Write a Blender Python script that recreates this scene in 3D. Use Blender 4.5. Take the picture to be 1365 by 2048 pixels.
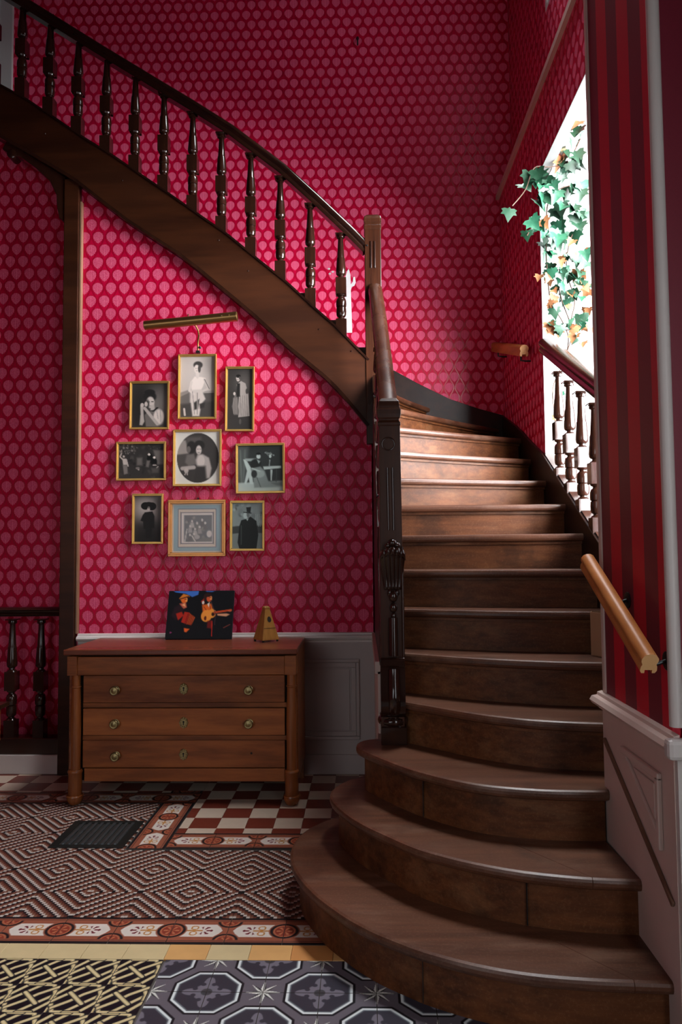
import bpy, bmesh, math, random
import numpy as np
from mathutils import Vector, Matrix, Euler

random.seed(7)
sc = bpy.context.scene
for o in list(bpy.data.objects):
    bpy.data.objects.remove(o)
COL = sc.collection

# ------------------------------------------------------------------ camera
YAW, PITCH, ROLL = math.radians(1.70), math.radians(3.15), math.radians(0.5)
FPX = 1450.0
fw = Vector((-math.sin(YAW) * math.cos(PITCH), math.cos(YAW) * math.cos(PITCH), math.sin(PITCH)))
rt = Vector((math.cos(YAW), math.sin(YAW), 0))
up = rt.cross(fw)
r2 = rt * math.cos(ROLL) - up * math.sin(ROLL)
u2 = up * math.cos(ROLL) + rt * math.sin(ROLL)
cd = bpy.data.cameras.new('camera')
cam = bpy.data.objects.new('camera', cd)
COL.objects.link(cam)
cd.sensor_fit = 'VERTICAL'
cd.sensor_height = 36.0
cd.lens = FPX / 2048.0 * 36.0
cd.clip_start = 0.05
rm = Matrix((r2, u2, -fw)).transposed().to_4x4()
cam.matrix_world = Matrix.Translation((0, 0, 1.34)) @ rm
sc.camera = cam

# ------------------------------------------------------------------ world, lights, exposure
w = bpy.data.worlds.new('world')
sc.world = w
w.use_nodes = True
w.node_tree.nodes['Background'].inputs[0].default_value = (0.75, 0.85, 1.0, 1)
w.node_tree.nodes['Background'].inputs[1].default_value = 1.2


def area(name, loc, size, size_y, direction, power, color=(1, 1, 1), spread=180):
    l = bpy.data.lights.new(name, 'AREA')
    l.shape = 'RECTANGLE'
    l.size, l.size_y = size, size_y
    l.energy = power
    l.color = color
    l.spread = math.radians(spread)
    o = bpy.data.objects.new(name, l)
    COL.objects.link(o)
    o.location = loc
    d = Vector(direction).normalized()
    q = d.to_track_quat('-Z', 'Y')
    o.rotation_euler = q.to_euler()
    return o


# hazy daylight falling through the glazed bay on the right of the stairs
sun = bpy.data.lights.new('hazy_sun', 'SUN')
sun.energy = 28.0
sun.angle = math.radians(76)
sun.color = (0.96, 0.98, 1.0)
so = bpy.data.objects.new('hazy_sun', sun)
COL.objects.link(so)
so.location = (6, -4, 6)
so.rotation_euler = Vector((-0.74, 0.64, -0.20)).to_track_quat('-Z', 'Y').to_euler()
# soft fill lamp added behind the camera, standing in for entrance daylight
area('entrance_fill', (-2.05, -2.45, 1.7), 2.6, 2.6, (0.22, 1, -0.14), 10, (0.90, 0.96, 1.0), 110)
# side fill lamp added right of the camera, brightening pier and bead
area('side_fill', (1.10, 0.55, 1.55), 0.9, 1.9, (-1, 0.12, 0), 19, (0.92, 0.96, 1.0))
# daylight of the upper stairwell window
area('upper_window_daylight', (1.18, 3.85, 5.5), 1.15, 1.4, (-0.5, -0.36, -1), 66, (0.95, 0.98, 1.0), 88)

sc.view_settings.view_transform = 'Standard'
sc.view_settings.look = 'None'
sc.view_settings.exposure = 0.95
sc.view_settings.gamma = 1.0
sc.view_settings.use_curve_mapping = False

# ------------------------------------------------------------------ helpers


def lin(c):
    c = np.asarray(c, float)
    return np.where(c <= 0.04045, c / 12.92, ((c + 0.055) / 1.055) ** 2.4)


class NT:
    """small expression helper for node trees"""

    def __init__(self, name):
        self.m = bpy.data.materials.new(name)
        self.m.use_nodes = True
        self.t = self.m.node_tree
        self.b = self.t.nodes['Principled BSDF']

    def n(self, kind, **kw):
        nd = self.t.nodes.new(kind)
        for k, v in kw.items():
            setattr(nd, k, v)
        return nd

    def link(self, a, b):
        self.t.links.new(a, b)

    def put(self, sock, v):
        if isinstance(v, bpy.types.NodeSocket):
            self.link(v, sock)
        else:
            sock.default_value = v

    def math(self, op, a, b=0.0, c=0.0):
        nd = self.n('ShaderNodeMath', operation=op)
        for i, v in enumerate((a, b, c)):
            self.put(nd.inputs[i], v)
        return nd.outputs[0]

    def mix(self, f, a, b):
        nd = self.n('ShaderNodeMix', data_type='RGBA')
        self.put(nd.inputs[0], f)
        for i, v in ((6, a), (7, b)):
            if not isinstance(v, bpy.types.NodeSocket):
                v = tuple(v) + (1,) if len(v) == 3 else v
            self.put(nd.inputs[i], v)
        return nd.outputs[2]

    def step(self, x, e0, e1):
        nd = self.n('ShaderNodeMapRange', interpolation_type='SMOOTHSTEP')
        self.put(nd.inputs[0], x)
        nd.inputs[1].default_value = e0
        nd.inputs[2].default_value = e1
        return nd.outputs[0]

    def noise(self, vec, scale, detail=3.0, rough=0.5):
        nd = self.n('ShaderNodeTexNoise')
        if vec is not None:
            self.link(vec, nd.inputs['Vector'])
        nd.inputs['Scale'].default_value = scale
        nd.inputs['Detail'].default_value = detail
        nd.inputs['Roughness'].default_value = rough
        return nd.outputs[0]

    def coord(self, which='Object'):
        return self.n('ShaderNodeTexCoord').outputs[which]

    def scale(self, vec, s):
        nd = self.n('ShaderNodeMapping')
        self.link(vec, nd.inputs[0])
        nd.inputs['Scale'].default_value = s
        return nd.outputs[0]

    def bump(self, h, strength=0.2, dist=0.01):
        nd = self.n('ShaderNodeBump')
        nd.inputs['Strength'].default_value = strength
        nd.inputs['Distance'].default_value = dist
        self.link(h, nd.inputs['Height'])
        self.link(nd.outputs[0], self.b.inputs['Normal'])

    def set(self, **kw):
        for k, v in kw.items():
            s = self.b.inputs[k.replace('_', ' ')]
            if not isinstance(v, bpy.types.NodeSocket) and hasattr(v, '__len__') and len(v) == 3:
                v = tuple(v) + (1,)
            self.put(s, v)
        return self


def plain(name, col, rough=0.5, metal=0.0, spec=0.5, var=0.12, vscale=9.0, bump=0.0):
    t = NT(name)
    c = t.noise(t.coord(), vscale, 4)
    dark = tuple(x * (1 - var) for x in col)
    lite = tuple(min(1, x * (1 + var)) for x in col)
    t.set(Base_Color=t.mix(c, dark, lite), Roughness=rough, Metallic=metal)
    t.b.inputs['Specular IOR Level'].default_value = spec
    if bump:
        t.bump(t.noise(t.coord(), vscale * 6, 3), bump, 0.004)
    return t.m


def wood(name, dark, lite, rough=0.35, axis='X', freq=26.0, stretch=0.06, wear=None, wear_amt=0.0, spec=0.5, bump=0.08):
    t = NT(name)
    co = t.coord()
    s = {'X': (stretch, 1, 1), 'Y': (1, stretch, 1), 'Z': (1, 1, stretch)}[axis]
    g1 = t.noise(t.scale(co, s), freq, 6, 0.62)
    g2 = t.noise(t.scale(co, tuple(0.5 * v if v == 1 else v for v in s)), freq * 0.25, 3, 0.5)
    f = t.math('ADD', t.math('MULTIPLY', t.step(g1, 0.3, 0.72), 0.6), t.math('MULTIPLY', t.step(g2, 0.3, 0.7), 0.4))
    c = t.mix(f, dark, lite)
    if wear:
        wn = t.noise(t.scale(co, tuple(1 if v == 1 else 0.28 for v in s)), 9.0, 6, 0.68)
        wf = t.math('MULTIPLY', t.step(wn, 0.48, 0.72), wear_amt)
        c = t.mix(wf, c, wear)
        fn = t.noise(t.scale(co, s), freq * 3, 4, 0.7)
        c = t.mix(t.math('MULTIPLY', t.step(fn, 0.6, 0.75), wear_amt * 0.5), c, wear)
        sp_ = t.noise(co, 110.0, 4, 0.75)
        c = t.mix(t.math('MULTIPLY', t.step(sp_, 0.50, 0.68), wear_amt * 0.6), c, wear)
        st_ = t.noise(co, 3.1, 5, 0.6)
        c = t.mix(t.math('MULTIPLY', t.step(st_, 0.54, 0.70), 0.55), c, tuple(0.35 * v for v in dark))
    rr = t.math('ADD', rough, t.math('MULTIPLY', t.math('SUBTRACT', g2, 0.5), 0.25))
    t.set(Base_Color=c, Roughness=rr)
    t.b.inputs['Specular IOR Level'].default_value = spec
    if bump:
        t.bump(g1, bump, 0.004)
    return t.m


def wallpaper(name, axis):
    t = NT(name)
    pos = t.n('ShaderNodeNewGeometry').outputs['Position']
    sp = t.n('ShaderNodeSeparateXYZ')
    t.link(pos, sp.inputs[0])
    u, v = sp.outputs[0 if axis == 'X' else 1], sp.outputs[2]
    vq = t.math('DIVIDE', v, 0.0828)
    row = t.math('FLOOR', vq)
    odd = t.math('FLOORED_MODULO', row, 2.0)
    uu = t.math('ADD', t.math('DIVIDE', u, 0.0855), t.math('MULTIPLY', odd, 0.5))
    cu = t.math('ABSOLUTE', t.math('SUBTRACT', t.math('FRACT', uu), 0.5))
    cv = t.math('SUBTRACT', t.math('FRACT', vq), 0.5)
    dv = t.math('SUBTRACT', cv, 0.10)
    # upper dome / lower pointed body, half width as a fraction of the repeat
    up_ = t.math('DIVIDE', t.math('MAXIMUM', dv, 0.0), 0.35)
    lo_ = t.math('DIVIDE', t.math('MAXIMUM', t.math('MULTIPLY', dv, -1.0), 0.0), 0.56)
    a = t.math('SQRT', t.math('MAXIMUM', t.math('SUBTRACT', 1.0, t.math('MULTIPLY', up_, up_)), 0.0))
    b = t.math('MAXIMUM', t.math('SUBTRACT', 1.0, t.math('MULTIPLY', lo_, lo_)), 0.0)
    b = t.math('POWER', b, 0.85)
    wv = t.math('MULTIPLY', t.math('MULTIPLY', a, b), 0.385)
    scal = t.math('MULTIPLY', t.math('SINE', t.math('MULTIPLY', cv, 48.0)), 0.018)
    d = t.math('SUBTRACT', t.math('ADD', wv, scal), cu)
    motif = t.step(d, -0.015, 0.03)
    # ogee trellis between the motifs
    ogee = t.math('ADD', 0.25, t.math('MULTIPLY', t.math('COSINE', t.math('MULTIPLY', cv, math.pi)), 0.19))
    od = t.math('ABSOLUTE', t.math('SUBTRACT', cu, ogee))
    line = t.math('SUBTRACT', 1.0, t.step(od, 0.03, 0.075))
    line = t.math('MULTIPLY', line, t.math('SUBTRACT', 1.0, motif))
    tex = t.noise(pos, 420.0, 2, 0.6)
    rib = t.math('SINE', t.math('MULTIPLY', cu, 62.0))
    mot_c = t.mix(t.step(t.math('ADD', tex, t.math('MULTIPLY', rib, 0.10)), 0.40, 0.62), (0.64, 0.036, 0.115), (0.86, 0.165, 0.29))
    gr_c = t.mix(line, (0.56, 0.0015, 0.042), (0.40, 0.0010, 0.024))
    big = t.noise(pos, 1.3, 3)
    col = t.mix(motif, gr_c, mot_c)
    col = t.mix(t.math('MULTIPLY', t.step(big, 0.35, 0.75), 0.10), col, (0.55, 0.01, 0.06))
    rough = t.math('SUBTRACT', t.math('ADD', 0.46, t.math('MULTIPLY', motif, 0.12)), t.math('MULTIPLY', line, 0.16))
    t.set(Base_Color=col, Roughness=rough)
    t.link(t.math('ADD', 0.12, t.math('MULTIPLY', line, 0.18)), t.b.inputs['Specular IOR Level'])
    t.bump(t.math('ADD', motif, t.math('MULTIPLY', tex, 0.25)), 0.10, 0.003)
    return t.m


def stripes(name, axis, width, off=0.0):
    t = NT(name)
    pos = t.n('ShaderNodeNewGeometry').outputs['Position']
    sp = t.n('ShaderNodeSeparateXYZ')
    t.link(pos, sp.inputs[0])
    u = sp.outputs[0 if axis == 'X' else 1]
    f = t.math('FRACT', t.math('DIVIDE', t.math('ADD', u, off), width * 2))
    s = t.step(t.math('ABSOLUTE', t.math('SUBTRACT', f, 0.5)), 0.245, 0.255)
    n = t.noise(pos, 160.0, 2)
    c = t.mix(s, (0.20, 0.014, 0.032), (0.62, 0.003, 0.028))
    c = t.mix(t.math('MULTIPLY', n, 0.18), c, (0.05, 0.0, 0.005))
    t.set(Base_Color=c, Roughness=0.55)
    t.bump(n, 0.06, 0.002)
    return t.m


def vcol(name, rough=0.5, spec=0.4):
    t = NT(name)
    a = t.n('ShaderNodeVertexColor', layer_name='Col')
    t.set(Base_Color=a.outputs[0], Roughness=rough)
    t.b.inputs['Specular IOR Level'].default_value = spec
    return t.m


class MB:
    """collects geometry in world coordinates for one mesh object"""

    def __init__(self):
        self.v, self.f = [], []

    def add(self, vs, fs):
        o = len(self.v)
        self.v += [tuple(p) for p in vs]
        self.f += [tuple(i + o for i in f) for f in fs]
        return self

    def box(self, x0, x1, y0, y1, z0, z1):
        vs = [(x, y, z) for z in (z0, z1) for y in (y0, y1) for x in (x0, x1)]
        return self.add(vs, [(0, 2, 3, 1), (4, 5, 7, 6), (0, 1, 5, 4), (2, 6, 7, 3), (0, 4, 6, 2), (1, 3, 7, 5)])

    def prism(self, poly, axis, a, b):
        """poly in the two remaining axes (order x,y,z without axis)"""
        def P(p, t):
            return {'X': (t, p[0], p[1]), 'Y': (p[0], t, p[1]), 'Z': (p[0], p[1], t)}[axis]
        n = len(poly)
        vs = [P(p, a) for p in poly] + [P(p, b) for p in poly]
        fs = [tuple(range(n))[::-1], tuple(range(n, 2 * n))]
        fs += [(i, (i + 1) % n, n + (i + 1) % n, n + i) for i in range(n)]
        return self.add(vs, fs)

    def lathe(self, prof, c, axis='Z', seg=16, sx=1.0, sy=1.0):
        """prof: (radius, height) list"""
        vs, fs = [], []
        for r, h in prof:
            for k in range(seg):
                an = 2 * math.pi * k / seg
                a, b = r * math.cos(an) * sx, r * math.sin(an) * sy
                if axis == 'Z':
                    p = (c[0] + a, c[1] + b, c[2] + h)
                elif axis == 'Y':
                    p = (c[0] + a, c[1] + h, c[2] + b)
                else:
                    p = (c[0] + h, c[1] + a, c[2] + b)
                vs.append(p)
        m = len(prof)
        for i in range(m - 1):
            for k in range(seg):
                k2 = (k + 1) % seg
                fs.append((i * seg + k, i * seg + k2, (i + 1) * seg + k2, (i + 1) * seg + k))
        fs.append(tuple(range(seg))[::-1])
        fs.append(tuple((m - 1) * seg + k for k in range(seg)))
        return self.add(vs, fs)

    def sweep(self, path, prof, upv=(0, 0, 1), caps=True, scales=None):
        """prof: (side, up) offsets; swept along path, kept upright"""
        path = [Vector(p) for p in path]
        n, m = len(path), len(prof)
        vs, fs = [], []
        U = Vector(upv)
        for i, p in enumerate(path):
            t = (path[min(i + 1, n - 1)] - path[max(i - 1, 0)]).normalized()
            s = t.cross(U)
            s = s.normalized() if s.length > 1e-4 else Vector((1, 0, 0))
            u = s.cross(t).normalized()
            k = scales[i] if scales else 1.0
            for a, b in prof:
                vs.append(p + s * a * k + u * b * k)
        for i in range(n - 1):
            for k in range(m):
                k2 = (k + 1) % m
                fs.append((i * m + k, i * m + k2, (i + 1) * m + k2, (i + 1) * m + k))
        if caps:
            fs.append(tuple(range(m))[::-1])
            fs.append(tuple((n - 1) * m + k for k in range(m)))
        return self.add(vs, fs)

    def tube(self, path, r, seg=10, scales=None, upv=(0, 0, 1)):
        prof = [(r * math.cos(2 * math.pi * k / seg), r * math.sin(2 * math.pi * k / seg)) for k in range(seg)]
        return self.sweep(path, prof, upv, True, scales)

    def ball(self, c, rx, ry, rz, seg=12, rings=8):
        prof = []
        for i in range(rings + 1):
            a = -math.pi / 2 + math.pi * i / rings
            prof.append((max(math.cos(a), 0.02), math.sin(a)))
        vs, fs = [], []
        for r, h in prof:
            for k in range(seg):
                an = 2 * math.pi * k / seg
                vs.append((c[0] + rx * r * math.cos(an), c[1] + ry * r * math.sin(an), c[2] + rz * h))
        for i in range(rings):
            for k in range(seg):
                k2 = (k + 1) % seg
                fs.append((i * seg + k, i * seg + k2, (i + 1) * seg + k2, (i + 1) * seg + k))
        fs.append(tuple(range(seg))[::-1])
        fs.append(tuple(rings * seg + k for k in range(seg)))
        return self.add(vs, fs)

    def rings(self, ringlist):
        """closed stack of equal length rings, capped"""
        m = len(ringlist[0])
        vs = [p for r in ringlist for p in r]
        fs = []
        for i in range(len(ringlist) - 1):
            for k in range(m):
                k2 = (k + 1) % m
                fs.append((i * m + k, i * m + k2, (i + 1) * m + k2, (i + 1) * m + k))
        fs.append(tuple(range(m))[::-1])
        fs.append(tuple((len(ringlist) - 1) * m + k for k in range(m)))
        return self.add(vs, fs)


def wloc(o):
    p = Vector((0, 0, 0))
    while o is not None:
        p += o.location
        o = o.parent
    return p


def obj(name, mb, mat, parent=None, smooth=0, bevel=0.0, origin=None):
    """one mesh object; geometry given in world coordinates"""
    V = np.array(mb.v)
    if parent is not None:
        base = wloc(parent)
        local = Vector((0, 0, 0))
        if origin is not None:
            local = Vector(origin) - base
        org = base + local
    else:
        org = Vector(origin) if origin is not None else Vector(((V[:, 0].min() + V[:, 0].max()) / 2, (V[:, 1].min() + V[:, 1].max()) / 2, V[:, 2].min()))
        local = org
    V = V - np.array(org)
    me = bpy.data.meshes.new(name)
    me.from_pydata(V.tolist(), [], mb.f)
    bm = bmesh.new()
    bm.from_mesh(me)
    bmesh.ops.recalc_face_normals(bm, faces=bm.faces)
    bm.to_mesh(me)
    bm.free()
    if mat is not None:
        me.materials.append(mat)
    if smooth:
        me.shade_smooth()
        me.set_sharp_from_angle(angle=math.radians(smooth))
    o = bpy.data.objects.new(name, me)
    COL.objects.link(o)
    o.parent = parent
    o.location = local
    if bevel:
        b = o.modifiers.new('bevel', 'BEVEL')
        b.width = bevel
        b.segments = 2
        b.limit_method = 'ANGLE'
        b.angle_limit = math.radians(40)
    return o


def tag(o, label, cat, group=None):
    o['label'] = label
    o['category'] = cat
    if group:
        o['group'] = group
    return o


def thing(name, loc, label, cat, group=None):
    o = bpy.data.objects.new(name, None)
    COL.objects.link(o)
    o.location = loc
    o.empty_display_size = 0.1
    return tag(o, label, cat, group)


def struct(name, mb, mat, label=None, **kw):
    o = obj(name, mb, mat, **kw)
    o['kind'] = 'structure'
    if label:
        o['label'] = label
    return o


def dup(src, parent, loc):
    c = src.copy()
    COL.objects.link(c)
    c.parent = parent
    c.location = Vector(loc) - (wloc(parent) if parent else Vector((0, 0, 0)))
    return c


def box(*a):
    return MB().box(*a)


# ------------------------------------------------------------------ materials
M = {}
M['paperX'] = wallpaper('wallpaper_medallion', 'X')
M['paperY'] = wallpaper('wallpaper_medallion_side', 'Y')
M['stripe'] = stripes('striped_wallpaper', 'Y', 0.0955, 0.055)
M['stripeX'] = stripes('striped_wallpaper_front', 'X', 0.19, 0.02)
M['white'] = plain('white_plaster', (0.52, 0.53, 0.52), 0.75, var=0.06, vscale=3)
M['cream'] = plain('cream_gloss_paint', (0.62, 0.56, 0.53), 0.38, var=0.07, vscale=5)
M['greige'] = plain('greige_paint', (0.40, 0.335, 0.32), 0.42, var=0.08, vscale=4)
M['pinkpaint'] = plain('pinkish_paint', (0.64, 0.49, 0.43), 0.45, var=0.10, vscale=6)
M['hall'] = plain('dark_red_hall_paint', (0.16, 0.012, 0.018), 0.8)
M['grout'] = plain('floor_grout', (0.10, 0.085, 0.075), 0.85, vscale=40)
M['tread'] = wood('worn_oak_tread', (0.050, 0.0155, 0.007), (0.135, 0.048, 0.022), 0.40, 'X', 24, 0.07, (0.20, 0.11, 0.072), 0.55, spec=0.5, bump=0.12)
M['riser'] = wood('oak_riser', (0.046, 0.013, 0.0042), (0.165, 0.052, 0.0150), 0.52, 'X', 34, 0.045, (0.30, 0.14, 0.062), 0.34, spec=0.28, bump=0.12)
M['string'] = wood('oak_string', (0.018, 0.0045, 0.0018), (0.058, 0.0160, 0.0050), 0.40, 'X', 14, 0.12, spec=0.28)
M['stringY'] = wood('oak_side_string', (0.010, 0.003, 0.002), (0.028, 0.009, 0.004), 0.42, 'Y', 14, 0.12, spec=0.25)
M['dark'] = wood('dark_polished_oak', (0.013, 0.0045, 0.0030), (0.033, 0.0110, 0.0058), 0.16, 'Z', 30, 0.07, spec=0.6, bump=0.02)
M['newel'] = wood('polished_newel_oak', (0.020, 0.0062, 0.0036), (0.064, 0.0200, 0.0085), 0.27, 'Z', 34, 0.05, spec=0.45, bump=0.04)
M['rail'] = wood('polished_rail_oak', (0.009, 0.0035, 0.0028), (0.026, 0.0085, 0.0045), 0.18, 'X', 30, 0.06, spec=0.5, bump=0.03)
M['railY'] = wood('polished_side_rail_oak', (0.018, 0.006, 0.004), (0.045, 0.015, 0.007), 0.22, 'Y', 30, 0.06, spec=0.55, bump=0.03)
M['walnut'] = wood('walnut_veneer', (0.125, 0.029, 0.0070), (0.40, 0.118, 0.029), 0.36, 'X', 18, 0.14, spec=0.32)
M['walnutZ'] = wood('walnut_column', (0.125, 0.032, 0.008), (0.34, 0.102, 0.026), 0.28, 'Z', 22, 0.06, spec=0.45)
M['walnut_top'] = wood('walnut_top', (0.115, 0.026, 0.012), (0.25, 0.065, 0.030), 0.32, 'X', 12, 0.10, spec=0.4)
M['inside'] = plain('dark_gap', (0.012, 0.007, 0.005), 0.8)
M['brass'] = plain('aged_brass', (0.30, 0.235, 0.11), 0.38, 1.0, var=0.25, vscale=60)
M['brass_lamp'] = plain('brass_picture_lamp', (0.36, 0.20, 0.075), 0.34, 1.0, var=0.12, vscale=14)
M['gold'] = plain('gilt_frame', (0.72, 0.44, 0.13), 0.36, 0.85, var=0.15, vscale=30)
M['gold2'] = plain('gilt_copper_frame', (0.62, 0.27, 0.09), 0.36, 0.8, var=0.2, vscale=30)
M['iron'] = plain('cast_iron', (0.028, 0.032, 0.030), 0.42, 0.7, var=0.3, vscale=40)
M['slat'] = plain('worn_iron_slat', (0.13, 0.15, 0.16), 0.32, 0.8, var=0.4, vscale=30)
M['steel'] = plain('dark_steel', (0.05, 0.055, 0.055), 0.35, 0.9)
M['pine'] = wood('varnished_pine', (0.40, 0.125, 0.028), (0.68, 0.27, 0.078), 0.44, 'Y', 16, 0.07, spec=0.35, bump=0.03)
M['pine_end'] = plain('pine_end_grain', (0.66, 0.36, 0.15), 0.5, var=0.06)
M['card'] = plain('cardboard', (0.44, 0.245, 0.135), 0.75, var=0.05)
M['metro'] = wood('metronome_wood', (0.27, 0.105, 0.020), (0.46, 0.20, 0.045), 0.4, 'Z', 40, 0.08, bump=0.02)
M['print'] = vcol('photographic_print', 0.5, 0.25)
M['tileprint'] = vcol('encaustic_tile', 0.36, 0.3)
M['canvas_edge'] = plain('black_canvas', (0.012, 0.012, 0.016), 0.6)
M['leaf1'] = plain('ivy_leaf_dark', (0.010, 0.050, 0.024), 0.42, var=0.35, vscale=14)
M['leaf2'] = plain('ivy_leaf_mid', (0.018, 0.105, 0.055), 0.42, var=0.35, vscale=14)
M['leaf3'] = plain('ivy_leaf_dry', (0.30, 0.125, 0.048), 0.6, var=0.3, vscale=14)
M['stem'] = plain('ivy_stem', (0.060, 0.030, 0.016), 0.7)
M['red_tile'] = plain('red_clay_tile', (0.155, 0.028, 0.016), 0.34, var=0.18, vscale=22)
M['cream_tile'] = plain('cream_clay_tile', (0.52, 0.40, 0.31), 0.34, var=0.08, vscale=22)
M['sticker'] = plain('white_vinyl', (0.86, 0.84, 0.84), 0.5, var=0.02)


def ochre(name, c):
    return plain(name, c, 0.38, var=0.12, vscale=16)


M['och1'] = ochre('ochre_tile', (0.56, 0.44, 0.24))
M['och2'] = ochre('ochre_tile_warm', (0.60, 0.33, 0.12))
M['och3'] = ochre('ochre_tile_orange', (0.52, 0.225, 0.07))

# ------------------------------------------------------------------ structure
YW = 4.47      # wall with the framed photographs
YB = 5.60      # back wall of the stairwell
XR = 1.10      # right wall of the stairwell
STR_TOP = [(-3.1, 4.82), (-2.299, 4.346), (-2.123, 4.244), (-1.938, 4.116), (-1.754, 3.984), (-1.564, 3.861), (-1.382, 3.731), (-1.201, 3.602),
           (-1.014, 3.465), (-0.827, 3.329), (-0.649, 3.177), (-0.457, 3.017), (-0.266, 2.835), (-0.155, 2.735), (0.048, 2.518)]
STR_BOT = [(-3.1, 4.475), (-2.293, 3.998), (-2.084, 3.875), (-1.859, 3.735), (-1.751, 3.657), (-1.462, 3.425), (-1.135, 3.203), (-0.891, 3.002),
           (-0.65, 2.793), (-0.443, 2.595), (-0.225, 2.412), (-0.09, 2.267), (0.041, 2.10)]

floor = struct('floor', box(-3.6, 2.2, -2.7, 5.8, -0.12, -0.006), M['grout'])

mid = [(x, z + 0.12) for x, z in STR_BOT]
cw = [(-1.80, 0.0), (0.06, 0.0), (0.06, 2.2)] + [p for p in reversed(mid) if -1.80 < p[0] < 0.03] + [(-1.80, 3.81)]
struct('wall_center', MB().prism(cw, 'Y', YW, YW + 0.06), M['paperX'], 'crimson medallion wallpaper wall under the upper stair flight, hung with framed photographs')
aw = [(-3.5, 0.0), (-1.80, 0.0), (-1.80, 3.81)] + [p for p in reversed(mid) if p[0] < -1.85] + [(-3.5, 4.80)]
struct('wall_left', MB().prism(aw, 'Y', 4.62, 4.68), M['paperX'], 'crimson wallpaper wall left of the dark post')
struct('wall_back', box(-3.6, 1.4, YB, YB + 0.12, 0, 6.8), M['paperX'], 'tall crimson medallion wallpaper wall of the stairwell')
# right wall of the stairwell: pier at the back, lintel over the bay, recessed upper part with a window
struct('wall_right', box(XR, XR + 0.13, 4.36, YB, 0, 4.12).box(XR, XR + 0.06, 1.9, 4.36, 3.64, 4.12).box(XR, XR + 0.13, 2.1, 3.16, 0.9, 3.64), M['paperY'],
       'dark crimson wallpaper wall right of the stairs')
struct('wall_right_upper', box(1.20, 1.30, 4.48, YB, 4.12, 6.8).box(1.20, 1.30, 1.9, 4.48, 4.12, 4.76).box(1.20, 1.30, 1.9, 3.2, 4.76, 6.8)
       .box(1.20, 1.30, 3.2, 4.48, 6.3, 6.8), M['paperY'])
struct('trim_1', box(1.075, 1.22, 1.9, YB, 4.095, 4.13), M['pinkpaint'], 'narrow pinkish ledge on the right stairwell wall')
# below the bay opening
low = [(2.60, 0), (4.36, 0), (4.36, 1.80), (3.37, 1.25), (2.60, 0.83)]
struct('wall_right_lower', MB().prism(low, 'X', XR + 0.01, XR + 0.12), M['greige'])
# bay beyond the right balustrade
struct('wall_bay_back', box(XR + 0.12, 2.1, 4.36, 4.46, 0, 4.9).box(XR + 0.001, XR + 0.135, 4.352, 4.36, 1.8, 3.64).box(XR + 0.061, XR + 0.135, 4.352, 4.36, 3.64, 4.13), M['white'], 'white plaster reveal behind the ivy')
struct('wall_bay_front', box(1.10, 2.1, 2.0, 2.12, 0, 1.25).box(1.10, 2.1, 2.0, 2.12, 4.25, 4.9), M['white'])
struct('wall_bay_right', box(1.95, 2.1, 2.12, 4.46, 0, 1.25).box(1.95, 2.1, 2.12, 4.46, 4.25, 4.9).box(1.95, 2.1, 4.2, 4.46, 1.25, 4.25), M['white'])
struct('ceiling_bay', box(XR + 0.13, 2.1, 2.06, 4.46, 4.8, 4.9), M['white'])
struct('floor_bay', box(XR + 0.12, 2.1, 2.12, 4.36, 0.70, 0.80), M['white'])
struct('trim_10', box(XR - 0.001, XR + 0.062, 3.16, 4.352, 3.634, 3.64), M['white'], 'white plaster soffit of the bay opening')
wf = box(1.95, 2.0, 2.06, 2.12, 1.25, 4.25).box(1.95, 2.0, 4.15, 4.2, 1.25, 4.25).box(1.95, 2.0, 2.12, 4.15, 1.25, 1.30).box(1.95, 2.0, 2.12, 4.15, 4.2, 4.25)
win1 = struct('window_1', wf, M['white'], 'tall bay window that lights the stairs')
obj('mullion', box(1.96, 1.99, 3.10, 3.14, 1.3, 4.2), M['white'], win1)
obj('transom', box(1.96, 1.99, 2.12, 4.15, 3.3, 3.34), M['white'], win1)
wf = box(1.10, 1.15, 2.04, 2.08, 1.25, 4.25).box(1.15, 1.95, 2.04, 2.08, 1.25, 1.30).box(1.15, 1.95, 2.04, 2.08, 4.2, 4.25)
win3 = struct('window_3', wf, M['white'], 'front light of the bay beside the stairs')
obj('transom', box(1.15, 1.95, 2.045, 2.07, 3.3, 3.34), M['white'], win3)
# upper window in the right wall
wf = box(1.20, 1.28, 4.44, 4.48, 4.76, 6.3).box(1.20, 1.28, 3.2, 3.24, 4.76, 6.3).box(1.20, 1.28, 3.24, 4.44, 4.76, 4.79).box(1.20, 1.28, 3.24, 4.44, 6.26, 6.3)
win2 = struct('window_2', wf, M['white'], 'upper stairwell window at the top of the right wall')
t = NT('daylit_frosted_pane')
t.set(Base_Color=(0.8, 0.85, 0.9), Roughness=0.3)
t.b.inputs['Emission Color'].default_value = (0.85, 0.92, 1.0, 1)
t.b.inputs['Emission Strength'].default_value = 1.0
obj('pane', box(1.245, 1.25, 3.24, 4.44, 4.79, 6.26), t.m, win2)
struct('ceiling', box(-3.6, 2.2, -2.7, 5.8, 6.8, 6.9), M['hall'])
struct('wall_far_left', box(-3.6, -3.5, -2.7, 5.7, 0, 6.8), M['hall'])
struct('wall_front', box(-3.6, 1.25, -2.7, -2.6, 0, 6.8), M['hall'])
struct('wall_hall_right', box(1.13, 1.25, -2.6, 2.0, 0, 6.8), M['hall'])
d2 = struct('added_door_frame', box(1.115, 1.13, 0.05, 0.10, 0, 2.6).box(1.115, 1.13, 1.0, 1.05, 0, 2.6).box(1.115, 1.13, 0.1, 1.0, 2.55, 2.6).box(1.115, 1.13, 0.1, 1.0, 0, 0.55), M['cream'], 'unseen door frame added around the side fill lamp')  # door frame added out of view to hold the side fill lamp
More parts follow.
